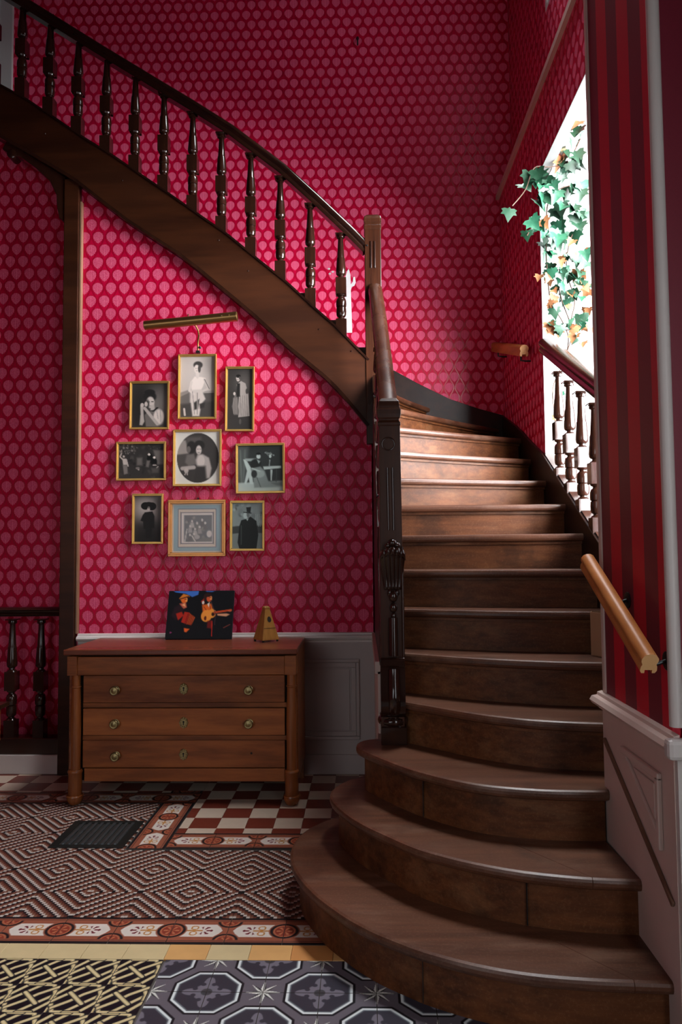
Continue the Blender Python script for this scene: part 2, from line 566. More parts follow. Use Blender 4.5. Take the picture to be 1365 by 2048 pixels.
# pier with the striped paper
XP = 0.838
struct('wall_pier', box(XP, 0.96, 2.03, 2.57, 0.0, 6.8), M['stripe'], 'dark red striped wallpaper pier beside the lowest steps')
struct('wall_front_right', box(0.99, 1.14, 1.97, 2.06, 0, 6.8).box(0.862, 0.99, 2.015, 2.03, 0, 6.8), M['stripeX'], 'red papered wall at the right picture edge')
bead = [(0.0165, 0.0), (0.0165, 6.0)]
struct('trim_2', MB().lathe([(0.018, 0.86), (0.018, 6.6)], (XP + 0.006, 2.018, 0), seg=14), M['cream'], 'white rounded corner bead of the striped pier', smooth=50)
struct('trim_3', box(XP - 0.006, 0.965, 2.562, 2.592, 0.84, 6.6), M['pinkpaint'], 'pinkish vertical edge strip at the far side of the striped pier', bevel=0.006)


def dado_profile():
    return [(0, 0), (0.012, 0.0), (0.014, 0.012), (0.036, 0.018), (0.044, 0.030), (0.036, 0.043), (0.018, 0.046), (0.016, 0.056), (0, 0.060)]


# dado rail along the photograph wall
def rail_x(x0, x1, y, z0):
    p = [(y - a, z0 + b) for a, b in dado_profile()]
    return MB().prism(p, 'X', x0, x1)


struct('trim_4', rail_x(-1.765, 0.062, YW, 0.79), M['cream'], 'white dado rail under the photograph wall', smooth=35)
p = [(XP - a, 0.785 + b) for a, b in dado_profile()]
struct('trim_5', MB().prism([(q[0], q[1]) for q in p], 'Y', 1.985, 2.615), M['pinkpaint'], 'pinkish dado rail of the striped pier', smooth=35)
struct('trim_6', box(XP - 0.044, 1.12, 1.95, 1.99, 0.785, 0.84), M['cream'], 'white dado rail end at the right picture edge', bevel=0.012)
# wainscot of the photograph wall
wa = struct('trim_7', box(-1.765, 0.062, YW - 0.012, YW + 0.01, 0.0, 0.79), M['greige'], 'greige wainscot right of the chest of drawers')


def frame_x(x0, x1, z0, z1, y, wd, dp):
    m = MB()
    for (a, b, c, d) in ((x0, x1, z1 - wd, z1), (x0, x1, z0, z0 + wd), (x0, x0 + wd, z0 + wd, z1 - wd), (x1 - wd, x1, z0 + wd, z1 - wd)):
        m.box(a, b, y - dp, y, c, d)
    return m


for xa, xb in ((-0.62, -0.028), (-1.20, -0.76), (-1.70, -1.32)):
    obj('panel_moulding', frame_x(xa, xb, 0.205, 0.69, YW - 0.012, 0.022, 0.016), M['greige'], wa, bevel=0.006)
    obj('panel_moulding', frame_x(xa + 0.022, xb - 0.022, 0.227, 0.668, YW - 0.012, 0.03, 0.008), M['greige'], wa, bevel=0.004)
    obj('panel', box(xa + 0.06, xb - 0.06, YW - 0.018, YW - 0.012, 0.265, 0.63), M['greige'], wa, bevel=0.004)
struct('baseboard_center', box(-1.765, 0.062, YW - 0.024, YW - 0.012, 0.0, 0.118), M['greige'], bevel=0.004)
# painted return wall and dark boarding under the lower flight
struct('wall_stair_side', box(0.062, 0.10, 3.30, 4.50, 0.0, 0.80).box(0.05, 0.10, 3.30, 4.47, 0.79, 0.845), M['pinkpaint'])
# pier wainscot
pw = struct('trim_8', box(XP - 0.012, XP, 2.0, 2.575, 0.0, 0.785), M['pinkpaint'], 'pinkish wainscot of the pier beside the lowest steps')
struct('trim_9', box(XP - 0.008, 1.12, 1.985, 2.0, 0.0, 0.785), M['cream'], 'white painted corner board at the right edge')


def bar_x(pts, x0, wd, dp):
    """flat moulding strips along a (y,z) polyline on the pier"""
    m = MB()
    for (a, b) in zip(pts[:-1], pts[1:]):
        a, b = Vector(a), Vector(b)
        d = (b - a).normalized()
        n = Vector((-d[1], d[0])) * wd / 2
        poly = [a + n, b + n, b - n, a - n]
        m.prism([tuple(q) for q in poly], 'X', x0 - dp, x0)
    return m


obj('panel_moulding', bar_x([(2.375, 0.705), (2.081, 0.705)], XP - 0.012, 0.022, 0.014), M['pinkpaint'], pw, bevel=0.004)
obj('panel_moulding', bar_x([(2.092, 0.705), (2.092, 0.505)], XP - 0.012, 0.022, 0.014), M['pinkpaint'], pw, bevel=0.004)
obj('panel_moulding', bar_x([(2.365, 0.70), (2.10, 0.535)], XP - 0.012, 0.016, 0.010), M['pinkpaint'], pw, bevel=0.003)
obj('panel', MB().prism([(2.29, 0.675), (2.125, 0.675), (2.125, 0.575)], 'X', XP - 0.018, XP - 0.012), M['pinkpaint'], pw, bevel=0.003)
obj('cover_strip', bar_x([(2.55, 0.692), (2.02, 0.388)], XP - 0.012, 0.016, 0.010), wood('bare_strip', (0.12, 0.06, 0.035), (0.24, 0.13, 0.08), 0.6, 'Y'), pw, bevel=0.003)
# upper landing door, top left
dr = struct('door_1', box(-3.5, -2.80, YB - 0.03, YB, 4.5, 6.6), M['white'], 'greyish white panelled door at the top left behind the balusters')
obj('panel_moulding', frame_x(-3.42, -2.90, 5.30, 6.45, YB - 0.03, 0.03, 0.012), M['white'], dr)
obj('panel_moulding', frame_x(-3.42, -2.90, 4.6, 5.18, YB - 0.03, 0.03, 0.012), M['white'], dr)

# ------------------------------------------------------------------ floor tiles


def tile_box(m, w, d, top=0.0, th=0.006, ch=0.0012):
    """chamfered tile around the origin"""
    a, b = w / 2, d / 2
    r0 = [(-a, -b, top - th), (a, -b, top - th), (a, b, top - th), (-a, b, top - th)]
    r1 = [(x, y, top - ch) for x, y, _ in r0]
    r2_ = [(x * (1 - ch / a), y * (1 - ch / b), top) for x, y, _ in r0]
    return m.rings([r0, r1, r2_])


def mesh_of(mb, mat, name='tile', cols=None):
    me = bpy.data.meshes.new(name)
    me.from_pydata(mb.v, [], mb.f)
    bm = bmesh.new()
    bm.from_mesh(me)
    bmesh.ops.recalc_face_normals(bm, faces=bm.faces)
    bm.to_mesh(me)
    bm.free()
    me.materials.append(mat)
    if cols is not None:
        at_ = me.color_attributes.new('Col', 'FLOAT_COLOR', 'POINT')
        at_.data.foreach_set('color', np.asarray(cols, np.float32).ravel())
    return me


def place(me, name, parent, x, y, rot=0.0, z=0.0):
    o = bpy.data.objects.new(name, me)
    COL.objects.link(o)
    o.parent = parent
    o.location = Vector((x, y, z)) - wloc(parent)
    o.rotation_euler = (0, 0, rot)
    return o


def painted_tile(w, d, res, fn):
    """tile with a vertex-painted glaze; fn(u,v)-> sRGB array, u,v in 0..1"""
    nx, ny = res, max(8, int(res * d / w))
    m = MB()
    tile_box(m, w, d, -0.0006)
    nb = len(m.v)
    g = 0.0008
    us = np.linspace(0, 1, nx)
    vs = np.linspace(0, 1, ny)
    U, Vv = np.meshgrid(us, vs)
    X = (U - .5) * (w - 2 * g)
    Y = (Vv - .5) * (d - 2 * g)
    verts = [(float(a), float(b), 0.0) for a, b in zip(X.ravel(), Y.ravel())]
    faces = [(j * nx + i, j * nx + i + 1, (j + 1) * nx + i + 1, (j + 1) * nx + i) for j in range(ny - 1) for i in range(nx - 1)]
    m.add(verts, faces)
    C = lin(fn(U, Vv).reshape(-1, 3))
    base = np.tile(lin(np.array([[0.30, 0.27, 0.25]])), (nb, 1))
    cols = np.concatenate([np.concatenate([base, C]), np.ones((nb + len(C), 1))], 1)
    return mesh_of(m, M['tileprint'], 'tile', cols)


def blend(img, mask, col):
    mask = np.clip(mask, 0, 1)[..., None]
    return img * (1 - mask) + np.asarray(col) * mask


def ss(x, a, b):
    t_ = np.clip((x - a) / (b - a), 0, 1)
    return t_ * t_ * (3 - 2 * t_)


def oct_tile(U, V):
    img = np.ones(U.shape + (3,)) * np.array([.37, .345, .375])
    for cx, cy in ((0, 0), (1, 1)):
        x, y = U - cx, V - cy
        ax, ay = abs(x), abs(y)
        d8 = np.maximum(np.maximum(ax, ay), (ax + ay) / math.sqrt(2))
        r = np.hypot(x, y)
        th = np.arctan2(y, x)
        img = blend(img, 1 - ss(d8, .625, .64), (.10, .10, .12))
        img = blend(img, 1 - ss(d8, .578, .592), (.80, .82, .82))
        img = blend(img, 1 - ss(d8, .535, .545), (.42, .45, .47))
        img = blend(img, 1 - ss(d8, .50, .53), (.20, .19, .225))
        fl = .30 + .10 * np.cos(4 * th) + .035 * np.cos(8 * th)
        img = blend(img, 1 - ss(r, fl - .012, fl + .012), (.42, .40, .44))
        for k in range(8):
            a = k * math.pi / 4 + math.pi / 8
            q = np.hypot(x - .235 * math.cos(a), y - .235 * math.sin(a))
            img = blend(img, 1 - ss(q, .038, .056), (.20, .19, .225))
        img = blend(img, 1 - ss(r, .085, .10), (.24, .235, .25))
    for cx, cy in ((1, 0), (0, 1)):
        x, y = U - cx, V - cy
        r = np.hypot(x, y)
        th = np.arctan2(y, x) / (math.pi / 4)
        fr = th + .5 - np.floor(th + .5)
        tt = abs(fr - .5) * 2
        R = 1 / ((1 - tt) / .30 + tt / .105)
        mk = 1 - ss(r, R - .008, R + .008)
        img = blend(img, mk * (fr >= .5), (.80, .80, .77))
        img = blend(img, mk * (fr < .5), (.17, .17, .18))
    return img


def knot_tile(U, V):
    img = np.ones(U.shape + (3,)) * np.array([.055, .06, .085])
    cream, edge, gold = (.80, .74, .58), (.16, .17, .17), (.72, .60, .36)

    def band(d, wd):
        nonlocal img
        img = blend(img, 1 - ss(d, wd + .028, wd + .042), edge)
        img = blend(img, 1 - ss(d, wd, wd + .014), cream)
        img = blend(img, ss(d, wd * .55, wd * .62) * (1 - ss(d, wd * .85, wd * .92)), gold)

    def seg(pts, wd):
        d = np.full(U.shape, 9.0)
        for (x0, y0), (x1, y1) in zip(pts[:-1], pts[1:]):
            dx, dy = x1 - x0, y1 - y0
            t_ = np.clip(((U - x0) * dx + (V - y0) * dy) / (dx * dx + dy * dy), 0, 1)
            d = np.minimum(d, np.hypot(U - x0 - t_ * dx, V - y0 - t_ * dy))
        band(d, wd)
    w_ = .036
    seg([(0.0, .36), (.16, .02), (.42, .02), (1.0, .62)], w_)
    seg([(0.0, .64), (.0, .36)], w_)
    seg([(1.0, .36), (1.0, .64), (.84, .98), (.58, .98), (0.0, .38)], w_)
    seg([(.28, 1.0), (.0, .64)], w_)
    seg([(.72, 0.0), (1.0, .36)], w_)
    seg([(.02, .10), (.40, .40), (.62, .64), (.98, .90)], w_)
    seg([(.30, .70), (.70, .30)], w_)
    seg([(.0, .0), (.0, .12)], w_)
    seg([(.42, .0), (.72, .0)], w_)
    seg([(.28, 1.0), (.58, 1.0)], w_)
    return img


def border_tile(U, V):
    br, dk, wt, rd = (.56, .32, .24), (.11, .105, .115), (.80, .76, .72), (.50, .20, .15)
    img = np.ones(U.shape + (3,)) * np.array(br)
    e = np.minimum(V, 1 - V)
    X = U * 1.133
    W = 1.133
    # white cartouche
    cart = np.maximum(abs(V - .5) - .20, 0)
    c = (abs(X - W * .5) + abs(V - .5) * .55 < .47) & (abs(V - .5) < .235)
    img = blend(img, c.astype(float), wt)
    # palmette and scrolls
    px, py = X - W * .56, V - .5
    th = np.arctan2(py, px + 1e-6)
    r = np.hypot(px, py)
    pet = (np.cos(th * 7) > .1) & (r > .055) & (r < .20 - .05 * abs(th) / 1.6) & (abs(th) < 1.9)
    img = blend(img, pet * c, (.42, .12, .16))
    for sgn in (-1, 1):
        q = np.hypot(X - W * .40, V - .5 - sgn * .105)
        img = blend(img, ((q > .05) & (q < .082) & (X > W * .33)) * c, (.70, .48, .24))
    img = blend(img, ((abs(V - .5) < .018) & (X < W * .56) & (X > W * .27)) * c, (.70, .48, .24))

    def roundel(cx, cy, R):
        nonlocal img
        q = np.hypot(X - cx, V - cy)
        img = blend(img, 1 - ss(q, R + .075, R + .09), br)
        img = blend(img, 1 - ss(q, R + .045, R + .06), dk)
        img = blend(img, 1 - ss(q, R - .01, R + .005), (.66, .38, .27))
        img = blend(img, 1 - ss(q, R - .05, R - .035), rd)
        a = np.arctan2(V - cy, X - cx)
        img = blend(img, (np.cos(a * 6) > .35) * (q < R - .07) * (q > .03), (.68, .42, .30))
    roundel(0, .5, .225)
    roundel(W, .13, .20)
    roundel(W, .87, .20)
    img = blend(img, 1 - ss(e, .145, .155), br)
    img = blend(img, 1 - ss(e, .125, .13), dk)
    img = blend(img, 1 - ss(e, .108, .112), br)
    img = blend(img, 1 - ss(e, .068, .072), dk)
    return img


def diamond_mat():
    t = NT('stepped_diamond_tile')
    co = t.coord()
    sp = t.n('ShaderNodeSeparateXYZ')
    t.link(co, sp.inputs[0])
    cell = 0.2017 / 16
    i = t.math('FLOOR', t.math('DIVIDE', t.math('ADD', sp.outputs[0], 0.10085), cell))
    j = t.math('FLOOR', t.math('DIVIDE', t.math('ADD', sp.outputs[1], 0.10085), cell))
    k = t.math('FLOORED_MODULO', t.math('ADD', t.math('ADD', i, j), 0.5), 4.0)
    k = t.math('DIVIDE', k, 4.0)
    r = t.n('ShaderNodeValToRGB')
    r.color_ramp.interpolation = 'CONSTANT'
    cols = [(.72, .68, .65), (.47, .31, .245), (.35, .17, .13), (.07, .07, .08)]
    el = r.color_ramp.elements
    while len(el) < 4:
        el.new(0.5)
    for q in range(4):
        el[q].position = q / 4
        el[q].color = tuple(lin(cols[q])) + (1,)
    t.link(k, r.inputs[0])
    n = t.noise(co, 30, 3)
    c = t.mix(t.math('MULTIPLY', n, 0.15), r.outputs[0], (0.06, 0.05, 0.045))
    t.set(Base_Color=c, Roughness=0.38)
    t.b.inputs['Specular IOR Level'].default_value = 0.3
    return t.m


G = 0.0008
me_dia = mesh_of(tile_box(MB(), .2017 - G, .2017 - G), diamond_mat())
me_bor = painted_tile(.2017 - G, .178 - G, 72, border_tile)
me_oct = painted_tile(.1733 - G, .1733 - G, 84, oct_tile)
me_knot = painted_tile(.14 - G, .14 - G, 72, knot_tile)
Y0, TD = 2.728, 0.2017
XJ = -0.897
n_t = 0
VX0, VX1, VY0, VY1 = -1.455, -1.108, 3.350, 3.676


def cut_tile(x0, x1, y0, y1, mat):
    m = tile_box(MB(), x1 - x0 - G, y1 - y0 - G)
    place(mesh_of(m, mat), 'tile', floor, (x0 + x1) / 2, (y0 + y1) / 2)


cache = {}


def chk(x0, x1, y0, y1, red):
    key = (round(x1 - x0, 4), round(y1 - y0, 4), red)
    if key not in cache:
        cache[key] = mesh_of(tile_box(MB(), x1 - x0 - G, y1 - y0 - G), M['red_tile' if red else 'cream_tile'])
    place(cache[key], 'tile', floor, (x0 + x1) / 2, (y0 + y1) / 2)


# stepped-diamond field, six rows on the left, three rows in front of the chequers
for j in range(6):
    y0 = Y0 + j * TD
    for i in range(-8, 6):
        x0 = XJ + i * TD
        x1 = x0 + TD
        lim = 0.10 if j < 3 else -1.095
        if x0 >= lim - 0.01:
            continue
        if x0 >= VX0 - 0.05 and x1 <= VX1 + 0.16 and j in (3, 4) and VX0 - .12 < (x0 + x1) / 2 < VX1 + .12:
            pass
        rot = 0 if (i + j) % 2 == 0 else math.pi / 2
        place(me_dia, 'tile', floor, (x0 + x1) / 2 if x1 < lim + 0.02 or j < 3 else (x0 + x1) / 2, y0 + TD / 2, rot, -0.0002 if x1 > lim + .02 else 0.0)
# front border, inner border, upright border and far border
for i in range(-8, 6):
    x = XJ + (i + .5) * TD
    if x < 0.25:
        place(me_bor, 'tile', floor, x, 2.550 + .089, 0 if i % 2 else math.pi)
for i in range(0, 6):
    x = -0.915 + (i + .5) * TD
    if x < 0.15:
        place(me_bor, 'tile', floor, x, 3.351 + .089, 0 if i % 2 else math.pi, 0.0003)
place(me_bor, 'tile', floor, -0.915 - .089, 3.351 + .10, math.pi / 2, 0.0005)
for i in range(3):
    place(me_bor, 'tile', floor, -1.095 + .09, 3.545 + (i + .5) * TD, math.pi / 2 if i % 2 else -math.pi / 2, 0.0003)
for i in range(-9, 0):
    x = -1.095 + .18 + (i + .5) * TD
    place(me_bor, 'tile', floor, x, 3.938 + .089, 0 if i % 2 else math.pi, 0.0006)
# chequered tiles
CX, CY, CS = -0.729, 3.594, 0.1385
for i in range(-16, 9):
    for j in range(-1, 8):
        x0, y0 = CX + i * CS, CY + j * CS
        x1, y1 = x0 + CS, y0 + CS
        red = (i + j) % 2 != 0
        for (rx0, rx1, ry0) in ((-0.913, 0.061, 3.53), (-2.65, -0.913, 4.118)):
            a0, a1, b0, b1 = max(x0, rx0), min(x1, rx1), max(y0, ry0), min(y1, 4.455)
            if a1 - a0 > 0.01 and b1 - b0 > 0.01:
                chk(a0, a1, b0, b1, red)
# ochre strip
for i in range(-12, 9):
    x0 = -0.674 + i * 0.1402
    mt = M['och1'] if i < 0 else (M['och2'] if i % 2 == 0 else M['och3'])
    if i in (1,):
        mt = M['och1']
    cut_tile(x0, x0 + 0.1402, 2.456, 2.548, mt)
# knot tiles and octagon tiles in the foreground
for i in range(-10, 0):
    for j in range(0, 6):
        place(me_knot, 'tile', floor, -0.672 + (i + .5) * .14, 2.454 - (j + .5) * .14)
for i in range(0, 10):
    for j in range(0, 5):
        x = -0.672 + .0065 + (i + .5) * .1733
        if j == 0 and x > 0.5:
            continue
        place(me_oct, 'tile', floor, x, 2.454 - (j + .5) * .1733, 0 if (i + j) % 2 else math.pi / 2)

# cast iron floor vent
vent = thing('floor_vent', ((VX0 + VX1) / 2, (VY0 + VY1) / 2, 0.0), 'dark cast iron floor grate set into the diamond tiles', 'floor grate')
obj('rim', frame_x(VX0, VX1, VY0, VY1, 0, 0.03, 0.004) and MB()
    .box(VX0, VX1, VY0, VY0 + .032, 0, .005).box(VX0, VX1, VY1 - .032, VY1, 0, .005)
    .box(VX0, VX0 + .035, VY0 + .032, VY1 - .032, 0, .005).box(VX1 - .045, VX1, VY0 + .032, VY1 - .032, 0, .005), M['iron'], vent, bevel=0.001)
obj('pan', box(VX0 + .01, VX1 - .01, VY0 + .01, VY1 - .01, 0.0004, 0.0012), M['inside'], vent)
for k in range(9):
    x = VX0 + .05 + k * .0305
    obj('slat', box(x, x + .014, VY0 + .03, VY1 - .03, 0.001, .0085), M['slat'], vent, bevel=0.002)

# ------------------------------------------------------------------ staircase
stair = thing('staircase', (0.5, 3.4, 0), 'turning oak staircase with curved lower steps, carved newel and turned balusters', 'staircase')
ZS = [0.172, 0.348, 0.526, 0.708, 0.890, 1.072, 1.250, 1.420, 1.584, 1.748, 1.922, 2.098, 2.270, 2.446]
NOSE = [
    [(0.06, 3.42), (-0.04, 3.345), (-0.132, 3.269), (-0.183, 3.222), (-0.227, 3.165), (-0.264, 3.095), (-0.288, 3.011), (-0.297, 2.923), (-0.291, 2.848), (-0.278, 2.775), (-0.254, 2.699), (-0.215, 2.61),
     (-0.167, 2.523), (-0.112, 2.445), (-0.053, 2.37), (0.019, 2.298), (0.094, 2.24), (0.168, 2.189), (0.297, 2.125), (0.43, 2.082), (0.566, 2.06), (0.705, 2.050), (0.826, 2.045)],
    [(0.06, 3.36), (0.0, 3.295), (-0.043, 3.254), (-0.085, 3.208), (-0.121, 3.148), (-0.141, 3.085), (-0.146, 3.022), (-0.134, 2.955), (-0.107, 2.880), (-0.058, 2.776), (0.007, 2.678),
     (0.083, 2.585), (0.15, 2.508), (0.213, 2.454), (0.337, 2.375), (0.486, 2.31), (0.663, 2.269), (0.826, 2.255)],
    [(0.06, 3.22), (0.007, 3.201), (-0.026, 3.164), (-0.037, 3.110), (-0.025, 3.06), (0.011, 2.994), (0.070, 2.905), (0.145, 2.80), (0.228, 2.712), (0.337, 2.622),
     (0.442, 2.567), (0.602, 2.528), (0.766, 2.518), (0.822, 2.52)],
    [(0.13, 3.15), (0.176, 3.098), (0.291, 2.995), (0.407, 2.892), (0.521, 2.812), (0.661, 2.748), (0.86, 2.707), (1.05, 2.70)],
    [(0.13, 3.275), (0.185, 3.25), (0.346, 3.155), (0.504, 3.072), (0.664, 3.013), (0.82, 2.970), (1.088, 2.935)],
    [(0.13, 3.415), (0.20, 3.395), (0.42, 3.325), (0.62, 3.255), (0.83, 3.21), (1.088, 3.185)],
    [(0.13, 3.545), (0.20, 3.53), (0.60, 3.44), (1.088, 3.37)],
    [(0.13, 3.69), (0.60, 3.645), (1.088, 3.585)],
    [(0.13, 3.84), (0.60, 3.86), (1.088, 3.885)],
    [(0.13, 3.99), (0.60, 4.14), (1.088, 4.285)],
    [(0.13, 4.14), (0.60, 4.41), (1.088, 4.65)],
    [(0.14, 4.34), (0.60, 4.63), (1.088, 4.92)],
    [(0.15, 4.57), (0.60, 5.08), (0.87, 5.36), (1.05, 5.54)],
    [(0.16, 4.88), (0.33, 5.23), (0.53, 5.565)],
]
BACK_LAST = [(0.10, 4.98), (0.14, 5.25), (0.20, 5.57)]


def dense(pl, n=3):
    out = []
    P = [Vector(p) for p in pl]
    for i in range(len(P) - 1):
        p0, p1, p2, p3 = P[max(i - 1, 0)], P[i], P[i + 1], P[min(i + 2, len(P) - 1)]
        for k in range(n):
            s = k / n
            out.append(0.5 * ((2 * p1) + (-p0 + p2) * s + (2 * p0 - 5 * p1 + 4 * p2 - p3) * s * s + (-p0 + 3 * p1 - 3 * p2 + p3) * s ** 3))
    out.append(P[-1])
    return out


def offs(pl, d):
    """shift a left-to-right polyline into the stair by d"""
    out = []
    for i, p in enumerate(pl):
        t_ = (pl[min(i + 1, len(pl) - 1)] - pl[max(i - 1, 0)]).normalized()
        out.append(p + Vector((-t_.y, t_.x)) * d)
    return out


def slab(front_p, back_p, z, th, split=None):
    """tread: rounded nosing along the front, flat elsewhere; a list of MBs"""
    prof = [(0.011, 0.0), (0.003, -0.004), (0.0, -0.012), (0.0, -0.022), (0.004, -0.031), (0.012, -th)]
    rings_ = []
    for o_, dz in prof:
        f_ = offs(front_p, o_)
        rings_.append([(p.x, p.y, z + dz) for p in f_] + [(p.x, p.y, z + dz) for p in reversed(back_p)])
    return rings_


seams = {0: ((0.482, 2.347), (0.721, 2.052)), 1: ((0.53, 2.482), (0.662, 2.297))}
fronts = [dense(n_) for n_ in NOSE]
for k in range(14):
    f_ = fronts[k]
    if k < 13:
        bk = offs(fronts[k + 1], 0.075)
        if k == 2:
            bk = [Vector((0.06, 3.32))] + bk
    else:
        bk = dense(BACK_LAST)
    z = ZS[k]
    R = slab(f_, bk, z, 0.036)
    if k in seams:
        (ax, ay), (bx_, by_) = seams[k]
        nn_ = Vector((by_ - ay, -(bx_ - ax))).normalized()

        def cross_at(pl, y_max):
            for q in range(len(pl) - 1, 0, -1):
                d0, d1 = (pl[q] - Vector((ax, ay))).dot(nn_), (pl[q - 1] - Vector((ax, ay))).dot(nn_)
                if d0 * d1 <= 0 and pl[q].y < y_max:
                    return q, pl[q - 1].lerp(pl[q], d1 / (d1 - d0))
        fi, F_ = cross_at(f_, 2.6)
        bi, B_ = cross_at(bk, 2.8)
        e_ = Vector((0.0012, 0))
        for fp_, bp_ in ((f_[:fi] + [F_ - e_], bk[:bi] + [B_ - e_]), ([F_ + e_] + f_[fi:], [B_ + e_] + bk[bi:])):
            obj('tread', MB().rings(slab(fp_, bp_, z, 0.036)), M['tread'], stair, smooth=18, origin=(0.5, 2.6, z))
    else:
        obj('tread', MB().rings(R), M['tread'], stair, smooth=18, origin=(0.5, 3.2, z))
    # riser below this tread
    zb = 0.0 if k == 0 else ZS[k - 1]
    a = offs(f_, 0.036)
    b = offs(f_, 0.056)
    m = MB()
    ring = [(p.x, p.y) for p in a] + [(p.x, p.y) for p in reversed(b)]
    m.prism(ring, 'Z', zb, z - 0.034)
    obj('riser', m, M['riser'], stair, smooth=40, origin=(0.5 + 0.37 * k, 3.2 + 0.2 * k, z))
    # small cove moulding under the nosing
    if k >= 3:
        c_ = offs(f_, 0.024)
        ring = [(p.x, p.y) for p in c_] + [(p.x, p.y) for p in reversed(a)]
        obj('cove_moulding', MB().prism(ring, 'Z', z - 0.050, z - 0.036), M['riser'], stair)
# riser board joints of the curved steps are real gaps: thin dark fillets
for (x, y, z0, z1) in ((0.165, 2.232, 0.003, 0.135), (0.50, 2.335, 0.176, 0.310), (0.215, 2.765, 0.352, 0.488)):
    obj('board_joint', box(x - 0.001, x + 0.001, y - 0.003, y + 0.02, z0, z1), M['inside'], stair)
# upper flight, running left behind the photograph wall
for i in range(11):
    x1 = 0.14 - 0.255 * i
    z = 2.624 + 0.178 * i
    obj('tread', box(x1 - 0.30, x1 + (0.02 if i else 0.0), 4.50, 5.57, z - 0.036, z), M['tread'], stair)
    obj('riser', box(x1 - 0.02, x1, 4.50, 5.57, z - 0.178, z - 0.036), M['riser'], stair)
# outer string of the upper flight
poly = [(x, z) for x, z in STR_TOP] + [(x, z) for x, z in reversed(STR_BOT)]
obj('string', MB().prism(poly, 'Y', 4.425, 4.50), M['string'], stair, bevel=0.004)
# bead along the lower edge of the string and capping on the top edge
obj('string_bead', MB().sweep([(x, 4.421, z + 0.012) for x, z in dense(STR_BOT, 2)], [(-.008, -.010), (.008, -.010), (.008, .010), (-.008, .010)]), M['dark'], stair)
obj('string_cap', MB().sweep([(x, 4.463, z + 0.004) for x, z in STR_TOP], [(-.045, -.006), (.045, -.006), (.045, .006), (-.045, .006)]), M['rail'], stair)
# inner string of the lower flight and its dark boarding
inner = [(3.18, 0.845), (4.46, 0.845), (4.46, 2.46), (4.2, 2.20), (3.9, 1.90), (3.6, 1.58), (3.3, 1.20), (3.18, 1.04)]
obj('inner_string', MB().prism(inner, 'X', 0.068, 0.13), M['stringY'], stair, bevel=0.004)
# string along the back wall and the right wall
bt = [(-0.1, 2.99), (0.10, 2.845), (0.25, 2.746), (0.45, 2.632), (0.687, 2.511), (0.90, 2.435), (1.095, 2.378)]
bb = [(x, z - 0.42) for x, z in bt]
obj('wall_string', MB().prism(bt + bb[::-1], 'Y', 5.565, 5.598), M['stringY'], stair, bevel=0.003)
rtp = [(2.60, 0.945), (3.37, 1.373), (4.0, 1.715), (4.37, 1.918), (4.55, 1.99), (4.74, 2.065), (4.93, 2.148), (5.13, 2.224), (5.35, 2.30), (5.57, 2.372)]
rbp = [(y, z - 0.40) for y, z in rtp]
obj('wall_string', MB().prism(rtp + rbp[::-1], 'X', 1.082, 1.16), M['stringY'], stair, bevel=0.004)
obj('string_cap', MB().sweep([(1.125, y, z + 0.003) for y, z in rtp if y < 4.38], [(-.03, -.005), (.03, -.005), (.03, .005), (-.03, .005)]), M['railY'], stair)

# handrails
RP = [(-0.032, -0.036), (0.032, -0.036), (0.036, -0.02), (0.030, -0.008), (0.038, 0.004), (0.040, 0.018), (0.030, 0.032), (0.012, 0.038), (-0.012, 0.038), (-0.030, 0.032), (-0.040, 0.018), (-0.038, 0.004), (-0.030, -0.008), (-0.036, -0.02)]
RAIL_T = [(-2.9, 5.45), (-2.4, 5.12), (-2.09, 4.914), (-1.637, 4.612), (-1.271, 4.375), (-1.065, 4.243), (-0.812, 4.072), (-0.486, 3.812), (-0.27, 3.605), (-0.061, 3.396), (0.045, 3.283)]
RAILC = [(x, 4.46, z - 0.052) for x, z in RAIL_T]
obj('handrail', MB().sweep(RAILC, RP), M['rail'], stair, smooth=50)
low_rail = [(0.119, 3.15, 1.915), (0.119, 3.35, 2.062), (0.117, 3.6, 2.25), (0.113, 3.85, 2.445), (0.107, 4.1, 2.655), (0.098, 4.3, 2.84), (0.09, 4.44, 2.97)]
obj('handrail', MB().sweep(low_rail, [(a * 1.08, b * 1.05) for a, b in RP]), M['newel'], stair, smooth=50)
rail_r = [(1.118, y, 2.615 - (4.35 - y) * 0.497 - 0.04) for y in (2.66, 3.2, 3.8, 4.35)]
obj('handrail', MB().sweep(rail_r, [(a * 1.15, b * 1.1) for a, b in RP]), M['railY'], stair, smooth=50)


